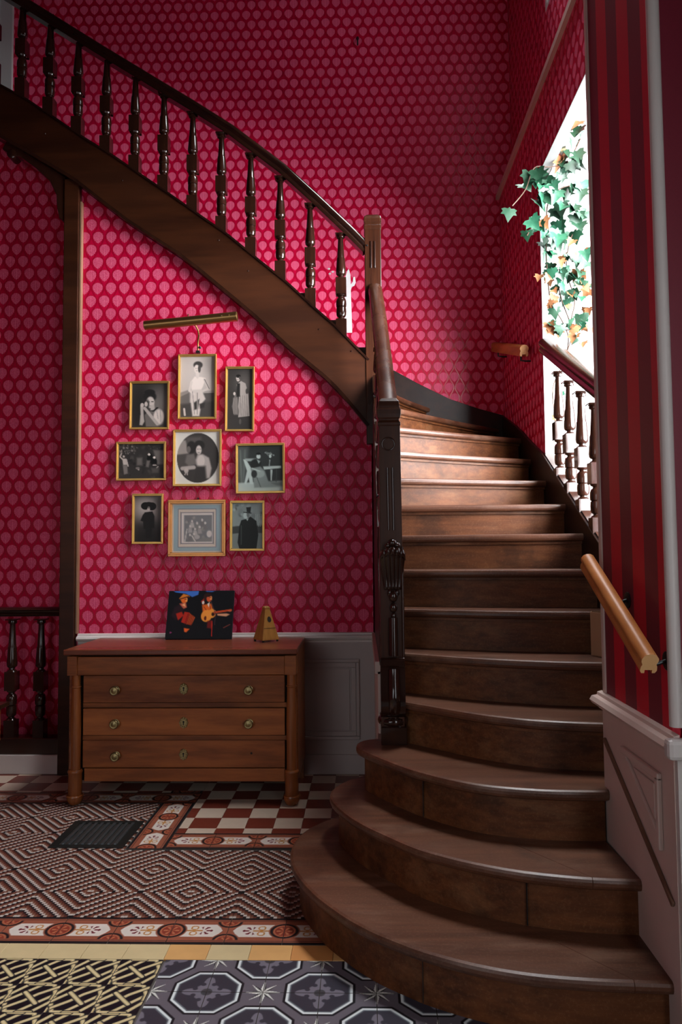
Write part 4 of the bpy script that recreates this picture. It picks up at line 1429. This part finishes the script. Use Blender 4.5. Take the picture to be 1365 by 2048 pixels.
def pic_engraving(P):         # engraved group inside layered mats
    blue, cream_, grey = (.58, .68, .70), (.88, .80, .72), (.36, .33, .38)
    P.img[:] = np.array((.86, .78, .70))
    for m_, c_ in ((.0, (.84, .76, .66)), (.035, blue), (.115, grey), (.128, cream_), (.165, (.62, .56, .52)), (.172, cream_), (.180, grey), (.195, (.90, .84, .80))):
        P.p([(m_, m_), (1 - m_, m_), (1 - m_, 1 - m_), (m_, 1 - m_)], c_, .003)
    a, b, c_, d = .24, .24, .80, .78
    P.p([(a, b), (c_, b), (c_, d), (a, d)], (.42, .41, .41), .003)
    P.speck(26, (a + .02, b + .02, c_ - .02, d - .02), .30, .62, .045)
    for q in ((.40, .36), (.50, .40), (.60, .34), (.66, .40), (.36, .46), (.46, .52), (.55, .48), (.44, .62), (.36, .64)):
        P.e(q[0], q[1], .022, .028, .80)
        P.p([(q[0] - .03, q[1] + .03), (q[0] + .03, q[1] + .03), (q[0] + .05, q[1] + .13), (q[0] - .04, q[1] + .14)], P.rng.uniform(.28, .70), .01)
    P.e(.74, .62, .055, .075, .80).e(.50, .68, .06, .05, .66).l([(.30, .52), (.26, .76)], .012, .75).l([(.40, .66), (.46, .76)], .012, .78)
    P.p([(.60, .70), (.79, .70), (.79, .77), (.5, .77)], .46, .01)


def pic_musicians(P):         # stage photograph of two musicians on canvas
    P.img[:] = np.array((.055, .055, .075))
    blue = (.25, .45, .78)
    P.p([(.06, 0), (.46, 0), (.45, .08), (.36, .13), (.26, .06), (.10, .03)], blue, .008).p([(.55, 0), (.72, 0), (.66, .025), (.58, .02)], blue, .006)
    O, R_, Yl = (.93, .42, .13), (.72, .16, .10), (.98, .62, .25)
    P.p([(.10, .34), (.20, .27), (.24, .40), (.14, .62), (.06, .52)], (.16, .09, .12), .02)
    P.e(.24, .195, .050, .075, O).e(.275, .19, .018, .05, (.99, .66, .36), .3).l([(.25, .18), (.275, .178)], .005, (.3, .1, .06)).p([(.16, .16), (.22, .06), (.30, .09), (.325, .12), (.26, .15), (.19, .20)], (.90, .52, .17), .008).l([(.18, .17), (.30, .12)], .010, (.35, .12, .08))
    P.p([(.17, .27), (.27, .25), (.29, .35), (.24, .38)], (.82, .40, .30), .01).p([(.21, .30), (.25, .26), (.27, .34)], (.96, .72, .5), .006)
    P.p([(.13, .48), (.22, .44), (.25, .52), (.17, .62)], R_, .01).p([(.26, .44), (.34, .46), (.31, .70), (.22, .66)], R_, .008).p([(.34, .47), (.43, .56), (.38, .72), (.30, .70)], (.80, .34, .14), .008)
    for k in range(5):
        x = .30 + .022 * k
        P.l([(x + .02, .48 + .012 * k), (x - .02, .69 + .008 * k)], .006, (.45, .08, .06))
    P.p([(.27, .78), (.36, .80), (.31, .87), (.28, .86)], (.95, .40, .16), .008).p([(.06, .85), (.10, .87), (.06, .90)], (.55, .2, .4), .004)
    P.e(.60, .13, .068, .085, (.24, .10, .08), .2).e(.625, .165, .042, .075, (.86, .36, .20), .15).e(.650, .16, .020, .050, (.97, .60, .34), .3).e(.60, .09, .06, .045, (.20, .09, .08), .2)
    P.l([(.628, .145), (.650, .143)], .005, (.25, .08, .06)).l([(.638, .205), (.656, .203)], .005, (.45, .12, .08)).p([(.52, .30), (.66, .27), (.70, .42), (.54, .46)], O, .015)
    P.l([(.55, .34), (.60, .42)], .006, (.62, .20, .08)).l([(.64, .30), (.66, .42)], .006, (.62, .20, .08))
    P.p([(.50, .22), (.545, .16), (.56, .27), (.53, .30)], R_, .01).e(.535, .25, .018, .04, (.92, .9, .86)).p([(.60, .28), (.635, .24), (.63, .36)], (.95, .9, .86), .006)
    P.e(.60, .53, .085, .13, Yl, .1, .15).e(.68, .48, .065, .10, Yl, .12, .1).e(.70, .495, .028, .042, (.20, .07, .05)).e(.585, .58, .02, .05, (.4, .12, .06))
    P.l([(.72, .46), (.97, .41)], .016, (.80, .30, .14)).p([(.76, .49), (.90, .48), (.96, .50), (.90, .545), (.77, .525)], (.93, .66, .5), .008).e(.95, .425, .03, .022, (.85, .4, .25))
    P.l([(.655, .22), (.74, .50), (.735, .72)], .005, (.30, .22, .25)).p([(.62, .64), (.69, .62), (.70, .80), (.62, .78)], (.45, .08, .08), .015).l([(.69, .64), (.70, .95)], .007, (.80, .18, .10)).l([(.87, .78), (.97, .71)], .005, (.6, .3, .25))


def picture(name, label, x0, x1, z0, z1, fn, lean=0.0, fw_=0.014, gmat='gold', glass=False, tilt=0.0):
    g = thing(name, ((x0 + x1) / 2, YW - 0.004, z0), label, 'picture frame', 'framed photographs on the crimson wall')
    y1, y0 = YW - 0.003, YW - 0.024
    for sx0, sx1, sz0, sz1 in ((x0, x1, z1 - fw_, z1), (x0, x1, z0, z0 + fw_), (x0, x0 + fw_, z0 + fw_, z1 - fw_), (x1 - fw_, x1, z0 + fw_, z1 - fw_)):
        if sx1 - sx0 > sz1 - sz0:
            poly = [(y1, sz0), (y1, sz1), (y0 + 0.004, sz1), (y0, (sz0 + sz1) / 2 + (0.003 if sz0 > (z0 + z1) / 2 else -0.003)), (y0 + 0.008, sz0 if sz0 > (z0 + z1) / 2 else sz1)]
            m = MB().box(sx0, sx1, y0 + .006, y1, sz0, sz1).box(sx0, sx1, y0, y0 + .006, *((sz0 + fw_ * .45, sz1) if sz0 > (z0 + z1) / 2 else (sz0, sz1 - fw_ * .45)))
        else:
            m = MB().box(sx0, sx1, y0 + .006, y1, sz0, sz1).box(*((sx0, sx1 - fw_ * .45) if sx0 < (x0 + x1) / 2 else (sx0 + fw_ * .45, sx1)), y0, y0 + .006, sz0 - fw_ * .5, sz1 + fw_ * .5)
        obj('frame_bar', m, M[gmat], g, bevel=0.0025)
    P = Paint(x1 - x0 - 2 * fw_, z1 - z0 - 2 * fw_, .20, 72)
    fn(P)
    ax, bx_, az, bz = x0 + fw_ * .9, x1 - fw_ * .9, z0 + fw_ * .9, z1 - fw_ * .9
    print_mesh('photograph' if fn is not pic_engraving else 'print', P, lambda u, v: (ax + (bx_ - ax) * u, YW - 0.0095, bz - (bz - az) * v), g, M['print'])
    obj('backing', box(ax, bx_, YW - 0.009, YW - 0.003, az, bz), M['inside'], g)
    if tilt:
        g.rotation_euler = (0, tilt, 0)
    return g


FR = [
    ('lady with clasped hands, left of the tallest frame', (-1.453, -1.202, 2.114, 2.419), pic_lady_hands, .3),
    ('lady in a white dress, hanging directly under the brass lamp', (-1.148, -0.905, 2.174, 2.585), pic_lady_seated, .2),
    ('standing man in a long pale coat, narrow frame', (-0.852, -0.669, 2.094, 2.502), pic_gent_coat, .6),
    ('group of people in a garden, leftmost landscape frame', (-1.533, -1.221, 1.794, 2.038), pic_garden, 0),
    ('lady in an oval mount, centre of the group', (-1.177, -0.873, 1.755, 2.110), pic_oval, .2),
    ('lady seated in a wicker chair beside a table, rightmost frame', (-0.783, -0.477, 1.706, 2.018), pic_piano, -.3),
    ('small figure in a big black hat, lowest at left', (-1.431, -1.236, 1.399, 1.712), pic_hat, .2),
    ('engraving in blue and cream mats, widest frame of the bottom row', (-1.205, -0.847, 1.320, 1.671), pic_engraving, .1),
    ('bearded man in top hat and dark coat, lowest at right', (-0.821, -0.606, 1.351, 1.662), pic_gent_hat, .3),
]
for lab, (x0, x1, z0, z1), fn, tl in FR:
    g = picture('framed_photograph', 'gilt framed picture of a ' + lab if fn is not pic_engraving else 'gilt framed ' + lab, x0, x1, z0, z1, fn,
                fw_=0.0145 if fn is not pic_engraving else 0.024, gmat='gold' if fn is not pic_engraving else 'gold2', tilt=math.radians(tl))
    if fn is pic_engraving:
        t = NT('picture_glass')
        t.set(Base_Color=(1, 1, 1), Roughness=0.03)
        t.b.inputs['Alpha'].default_value = 0.05
        t.b.inputs['Specular IOR Level'].default_value = 0.8
        obj('glass', box(x0 + .02, x1 - .02, YW - 0.014, YW - 0.0125, z0 + .02, z1 - .02), t.m, g)
        obj('nail', MB().lathe([(0.005, YW - 0.02), (0.005, YW - 0.001)], (-1.02, 0, z1 + 0.008), 'Y', 10), M['iron'], g)

# brass picture lamp
lamp = thing('picture_lamp', (-1.02, YW, 2.60), 'tilted brass tube picture lamp above the tallest framed photograph', 'lamp')
a, b = Vector((-1.325, 4.335, 2.735)), Vector((-0.752, 4.335, 2.782))
d = (b - a).normalized()
m = MB()
n = 20
ring = []
for s_, rr in ((0, .0), (0, .026), (0.004, .029), (0.5, .029), (0.996, .029), (1, .026), (1, .0)):
    p0 = a.lerp(b, s_)
    ring.append([tuple(p0 + Vector((-d.z, 0, d.x)) * max(rr, .001) * math.cos(q) + Vector((0, 1, 0)) * max(rr, .001) * math.sin(q)) for q in [2 * math.pi * i / n for i in range(n)]])
shade = obj('shade', MB().rings(ring), M['brass_lamp'], lamp, smooth=50)
obj('arm', MB().tube([(-1.045, 4.36, 2.76), (-1.02, 4.385, 2.745), (-1.008, 4.40, 2.72), (-1.008, 4.42, 2.69), (-1.018, 4.44, 2.66), (-1.020, 4.447, 2.62), (-1.020, 4.448, 2.60)], 0.0055, 10, upv=(1, 0, 0)), M['brass_lamp'], lamp, smooth=60)
obj('mount', MB().box(-1.032, -1.008, 4.440, 4.468, 2.592, 2.606), M['iron'], lamp, bevel=0.002)
obj('joint', MB().ball((-1.005, 4.435, 2.622), 0.009, 0.007, 0.009), M['steel'], lamp, smooth=80)
for x in (-0.845, -0.80):
    zc = float(np.interp(x, [a.x, b.x], [a.z, b.z]))
    obj('screw', MB().lathe([(0.005, 4.306), (0.004, 4.303)], (x, 0, zc + .004), 'Y', 10), M['brass'], shade)
obj('finial', MB().lathe([(0.004, 0), (0.004, 0.02)], (-1.055, 4.335, 2.782), seg=8), M['brass_lamp'], lamp)

# canvas picture leaning on the wall
cv = thing('canvas_picture', (-0.98, 4.33, 0.828), 'black canvas print of two musicians leaning on the wall atop the chest', 'canvas print')
P = Paint(0.395, 0.295, .06, 110)
pic_musicians(P)
bl = Vector((-1.181, 4.305, 0.833))
hx, hz = 0.398, 0.292
ln = math.radians(17)
uvec = Vector((0.0075, math.sin(ln), math.cos(ln)))
xv = Vector((1, 0, 0))
nrm = uvec.cross(xv).normalized() if uvec.cross(xv).y < 0 else xv.cross(uvec).normalized()
corners = [bl, bl + xv * hx, bl + xv * hx + uvec * hz, bl + uvec * hz]
m = MB().add([tuple(c) for c in corners] + [tuple(c - nrm * 0.018) for c in corners], [(0, 1, 2, 3), (4, 7, 6, 5), (0, 4, 5, 1), (1, 5, 6, 2), (2, 6, 7, 3), (3, 7, 4, 0)])
obj('stretcher', m, M['canvas_edge'], cv)
print_mesh('print', P, lambda u, v: tuple(bl + xv * hx * (0.004 + 0.992 * u) + uvec * hz * (0.996 - 0.992 * v) + nrm * 0.0006), cv, M['print'])

# metronome
mt = thing('metronome', (-0.566, 4.22, 0.828), 'small wooden pyramid metronome on the right end of the chest', 'metronome')


def pyr(cx, cy, lv, rot):
    cr, sr = math.cos(rot), math.sin(rot)
    rg = []
    for hw, hd, z in lv:
        rg.append([(cx + x * cr - y * sr, cy + x * sr + y * cr, z) for x, y in ((-hw, -hd), (hw, -hd), (hw, hd), (-hw, hd))])
    return MB().rings(rg)


RM = math.radians(38)
body = obj('body', pyr(-0.566, 4.22, [(0.054, 0.054, 0.838), (0.054, 0.054, 0.845), (0.016, 0.016, 1.012), (0.017, 0.017, 1.016), (0.017, 0.017, 1.022), (0.012, 0.012, 1.030)], RM), M['metro'], mt, bevel=0.002)


def facet(s, z, push=0.0012):
    """point on the right-hand front face of the metronome"""
    hw = 0.054 + (0.016 - 0.054) * (z - 0.845) / (1.012 - 0.845)
    x, y = s * hw, -hw - push
    cr, sr = math.cos(RM), math.sin(RM)
    return (-0.566 + x * cr - y * sr, 4.22 + x * sr + y * cr, z)


dial = [facet(0.10 + 0.42 * math.cos(q), 0.955 + 0.0165 * math.sin(q)) for q in [2 * math.pi * i / 18 for i in range(18)]]
obj('maker_plate', MB().rings([dial, [tuple(Vector(p) + Vector((0.001, -0.0014, 0))) for p in dial]]), M['inside'], mt)
ln_ = [facet(-0.95, 0.9045), facet(0.95, 0.9045), facet(0.95, 0.9065), facet(-0.95, 0.9065)]
obj('lid_joint', MB().rings([ln_, [tuple(Vector(p) + Vector((0.0006, -0.0008, 0))) for p in ln_]]), M['inside'], mt)
for q in (45, 135, 225, 315):
    aa = math.radians(q) + RM
    obj('foot', MB().lathe([(0.006, 0.828), (0.007, 0.838)], (-0.566 + 0.066 * math.cos(aa), 4.22 + 0.066 * math.sin(aa), 0), seg=10), M['inside'], mt)

# ------------------------------------------------------------------ pine handrails
PP = [(-0.010, -0.028), (-0.010, -0.018), (0.010, -0.018), (0.010, -0.028), (0.018, -0.028), (0.0225, -0.020), (0.0215, -0.008), (0.0185, -0.001), (0.0225, 0.008), (0.0225, 0.017), (0.016, 0.027), (0.006, 0.0315),
      (-0.006, 0.0315), (-0.016, 0.027), (-0.0225, 0.017), (-0.0225, 0.008), (-0.0185, -0.001), (-0.0215, -0.008), (-0.0225, -0.020), (-0.018, -0.028)]
ph = thing('pine_handrail', (0.765, 2.2, 1.05), 'light pine handrail on the striped pier in the foreground', 'handrail')
p0, p1 = Vector((0.757, 1.965, 1.035)), Vector((0.757, 2.475, 1.298))
rr_ = obj('rail', MB().sweep([p0, p0.lerp(p1, .5), p1], PP), M['pine'], ph, smooth=50)
rr_.data.materials.append(M['pine_end'])
for pl in rr_.data.polygons:
    if len(pl.vertices) > 6:
        pl.material_index = 1
for s_ in (0.16, 0.72):
    c_ = p0.lerp(p1, s_)
    br_ = obj('bracket', MB().tube([(c_.x, c_.y, c_.z - 0.02), (c_.x, c_.y, c_.z - 0.05), (c_.x + 0.03, c_.y, c_.z - 0.06), (XP - 0.004, c_.y, c_.z - 0.045)], 0.0055, 10, upv=(0, 1, 0)), M['steel'], ph, smooth=60)
    obj('bracket_plate', MB().lathe([(0.026, XP - 0.001), (0.026, XP - 0.004), (0.022, XP - 0.006)], (0, c_.y, c_.z - 0.045), 'X', 20), M['steel'], br_, smooth=50)
ph = thing('pine_handrail', (1.03, 5.0, 2.8), 'short orange pine handrail on the dark red wall beneath the ivy', 'handrail')
p0, p1 = Vector((1.035, 4.56, 2.60)), Vector((1.035, 5.56, 2.91))
rr_ = obj('rail', MB().sweep([p0, p0.lerp(p1, .5), p1], [(a_ * 1.2, b_ * 1.2) for a_, b_ in PP]), M['pine'], ph, smooth=50)
rr_.data.materials.append(M['pine_end'])
for pl in rr_.data.polygons:
    if len(pl.vertices) > 6:
        pl.material_index = 1
for s_ in (0.10, 0.86):
    c_ = p0.lerp(p1, s_)
    obj('bracket', MB().tube([(c_.x, c_.y, c_.z - 0.03), (c_.x, c_.y, c_.z - 0.065), (c_.x + 0.03, c_.y, c_.z - 0.07), (1.098, c_.y, c_.z - 0.07)], 0.006, 10, upv=(0, 1, 0)), M['steel'], ph, smooth=60)

# ------------------------------------------------------------------ cardboard
bx1 = thing('cardboard_box', (1.01, 3.12, 0.8915), 'open cardboard box on a step behind the pine handrail', 'box')
bp = [(0.968, 3.135), (1.035, 3.02), (1.042, 3.02), (1.042, 3.20), (0.975, 3.20)]
pts = [(0.966, 3.140), (1.036, 3.005), (1.040, 3.19), (0.990, 3.195)]
for i in range(4):
    q0, q1 = Vector(pts[i]), Vector(pts[(i + 1) % 4])
    dd = (q1 - q0).normalized()
    nn = Vector((dd.y, -dd.x)) * 0.003
    obj('side', MB().prism([tuple(q0), tuple(q1), tuple(q1 - nn), tuple(q0 - nn)], 'Z', 0.8925, 1.075), M['card'], bx1)
obj('bottom', MB().prism(pts, 'Z', 0.8915, 0.8945), M['card'], bx1)
bd = obj('cardboard_sheet', MB().prism([(2.625, 0.527), (2.650, 0.527), (2.664, 0.905), (2.660, 0.905), (2.640, 0.72)], 'X', 0.868, 1.035), M['card'])
tag(bd, 'tall narrow cardboard sheet standing on a step beside the pier edge', 'cardboard')

# ------------------------------------------------------------------ wall details
cz = [(-0.128, 3.055), (-0.066, 3.055), (-0.073, 3.395), (-0.066, 3.42), (-0.045, 3.43), (-0.034, 3.455), (-0.040, 3.50), (-0.052, 3.50), (-0.058, 3.46), (-0.073, 3.44), (-0.076, 3.52), (-0.088, 3.565), (-0.100, 3.55), (-0.118, 3.49)]
stk = obj('wall_sticker', MB().prism(cz, 'Y', YB - 0.004, YB - 0.001), M['sticker'])
tag(stk, 'white cut-out shape on the back wall beside the upper newel', 'wall decoration')
hk = obj('wall_hook', MB().tube([(0.0, 5.598, 5.44), (0.0, 5.575, 5.44), (0.0, 5.565, 5.41), (0.0, 5.575, 5.385), (0.0, 5.59, 5.39)], 0.006, 8, upv=(1, 0, 0)).ball((0, 5.592, 5.445), .012, .006, .018), M['steel'], smooth=60)
tag(hk, 'small dark hook high on the back wall', 'hook')
for k, (x, z) in enumerate(((-0.245, 3.57), (-0.215, 3.545), (-0.238, 3.53))):
    wd = ('topmost', 'rightmost', 'lowest')[k]
    o = obj('plaster_chip', MB().lathe([(0.011, 0), (0.008, -0.001)], (x, YB - 0.0005, z), 'Y', 7, sx=1.0, sy=0.7), M['white'])
    tag(o, wd + ' of three tiny white chips in the back wallpaper between balusters', 'wall damage', 'chips in the back wallpaper')

# ------------------------------------------------------------------ ivy
ivy = thing('ivy_plant', (1.25, 4.25, 2.4), 'trailing green and dried brown ivy hanging in the bright bay opening', 'ivy')
out = [(0, -.02), (.10, .10), (.30, .02), (.50, .10), (.40, .28), (.52, .46), (.30, .50), (.22, .62), (0, 1.0)]
half = [(x, -y) for x, y in out]


def leaf_mesh(mat, fold, curl):
    v = []
    ctr = (0, -0.30, 0.0)
    pts_ = [(x, y) for x, y in half] + [(-x, y) for x, y in reversed(half[1:-1])]
    for x, y in pts_:
        v.append((x, y, abs(x) * fold - (y * y) * curl))
    v.append((0, -0.32, -0.32 ** 2 * curl - 0.02))
    n_ = len(pts_)
    me = bpy.data.meshes.new('leaf')
    me.from_pydata(v, [], [(i, (i + 1) % n_, n_) for i in range(n_)])
    me.materials.append(mat)
    me.shade_smooth()
    return me


LM = {c: [leaf_mesh(M['leaf%d' % c], f, k) for f, k in ((0.25, 0.15), (-0.2, 0.3), (0.45, -0.1))] for c in (1, 2, 3)}
IV = [(1.296, 3.816), (1.254, 3.775), (1.171, 3.709), (1.144, 3.625), (1.079, 3.618), (1.03, 3.611), (1.21, 3.632), (1.291, 3.613), (1.004, 3.544), (1.118, 3.525), (1.255, 3.479), (0.969, 3.461), (1.035, 3.459), (1.124, 3.457),
      (1.294, 3.411), (1.074, 3.416), (0.885, 3.32), (1.032, 3.358), (1.17, 3.347), (1.25, 3.294), (1.299, 3.327), (0.989, 3.233), (0.971, 3.175), (1.07, 3.248), (1.168, 3.246), (1.166, 3.187), (1.264, 3.202), (1.084, 3.147),
      (1.132, 3.13), (1.245, 3.119), (1.325, 3.075), (1.203, 3.053), (1.098, 3.064), (1.306, 2.984), (1.129, 3.005), (1.193, 2.987), (1.322, 2.959), (1.16, 2.946), (1.103, 2.93), (1.24, 2.919), (1.288, 2.91), (1.158, 2.879),
      (1.255, 2.853), (1.343, 2.843), (1.125, 2.839), (1.23, 2.828), (1.294, 2.802), (1.316, 2.744), (1.22, 2.762), (1.139, 2.739), (1.299, 2.695), (1.234, 2.663), (1.306, 2.653), (1.345, 2.62), (1.168, 2.623), (1.104, 2.649),
      (1.232, 2.605), (1.263, 2.572)]


def leaf(x, y, z, size, kind):
    o = bpy.data.objects.new('leaf', random.choice(LM[kind]))
    COL.objects.link(o)
    o.parent = ivy
    o.location = Vector((x, y, z + size * 0.4)) - wloc(ivy)
    o.rotation_euler = Euler((math.radians(90 + random.uniform(-45, 30)), math.radians(random.uniform(-35, 35)), math.radians(random.uniform(-45, 45))), 'XYZ')
    o.scale = (size, size, size)


for x, z in IV:
    n = 3 if x > 1.04 else 1
    for k in range(n):
        px = x + (random.gauss(0, 0.03) if k else 0)
        pz = z + (random.gauss(0, 0.035) if k else 0)
        if z > 3.12:
            kind = random.choices((1, 2, 3), (6, 4, 0.6))[0]
            size = random.uniform(0.075, 0.115)
        elif z > 2.85:
            kind = random.choices((1, 2, 3), (4, 4, 4))[0]
            size = random.uniform(0.055, 0.09)
        else:
            kind = random.choices((1, 2, 3), (3, 3, 6))[0]
            size = random.uniform(0.045, 0.08)
        yy = random.uniform(4.16, 4.27) if px > 1.06 else random.uniform(4.12, 4.22)
        if pz > 3.53:
            px = max(px, 1.20) if px > 1.10 else px
            pz = min(pz, 3.52) if px < 1.10 else pz
        if True:
            leaf(px, yy, min(pz, 3.84), size, kind)
for z in (2.42, 2.36, 2.25, 2.12, 2.02):
    leaf(1.13 + random.uniform(-.02, .05), 4.30, z, random.uniform(.05, .08), random.choice((2, 2, 3)))
for path in ([(1.33, 4.26, 3.80), (1.25, 4.24, 3.66), (1.14, 4.20, 3.60), (1.03, 4.17, 3.58), (0.97, 4.15, 3.44), (0.89, 4.14, 3.34)],
             [(1.36, 4.27, 3.52), (1.22, 4.25, 3.50), (1.12, 4.22, 3.40), (1.10, 4.22, 3.15), (1.11, 4.24, 2.95), (1.13, 4.25, 2.80), (1.19, 4.26, 2.70), (1.23, 4.27, 2.60), (1.22, 4.28, 2.50)],
             [(1.35, 4.27, 3.30), (1.26, 4.25, 3.20), (1.22, 4.24, 3.0), (1.27, 4.26, 2.82), (1.25, 4.27, 2.70), (1.25, 4.27, 2.55)],
             [(1.10, 4.22, 3.30), (1.02, 4.18, 3.24), (0.975, 4.16, 3.17)],
             [(1.17, 4.25, 2.93), (1.19, 4.25, 2.82), (1.24, 4.26, 2.68), (1.25, 4.26, 2.60)],
             [(1.25, 4.26, 2.60), (1.20, 4.27, 2.45), (1.14, 4.30, 2.30), (1.15, 4.31, 2.10), (1.14, 4.31, 1.98)],
             [(1.34, 4.26, 2.66), (1.26, 4.26, 2.64), (1.17, 4.25, 2.64), (1.10, 4.24, 2.66)]):
    P3 = [Vector(p) for p in path]
    sm = []
    for i in range(len(P3) - 1):
        q0, q1, q2, q3 = P3[max(i - 1, 0)], P3[i], P3[i + 1], P3[min(i + 2, len(P3) - 1)]
        for k in range(5):
            s = k / 5
            sm.append(0.5 * ((2 * q1) + (-q0 + q2) * s + (2 * q0 - 5 * q1 + 4 * q2 - q3) * s * s + (-q0 + 3 * q1 - 3 * q2 + q3) * s ** 3))
    sm.append(P3[-1])
    obj('stem', MB().tube(sm, 0.0035, 6, upv=(0, 1, 0)), M['stem'], ivy, smooth=60)
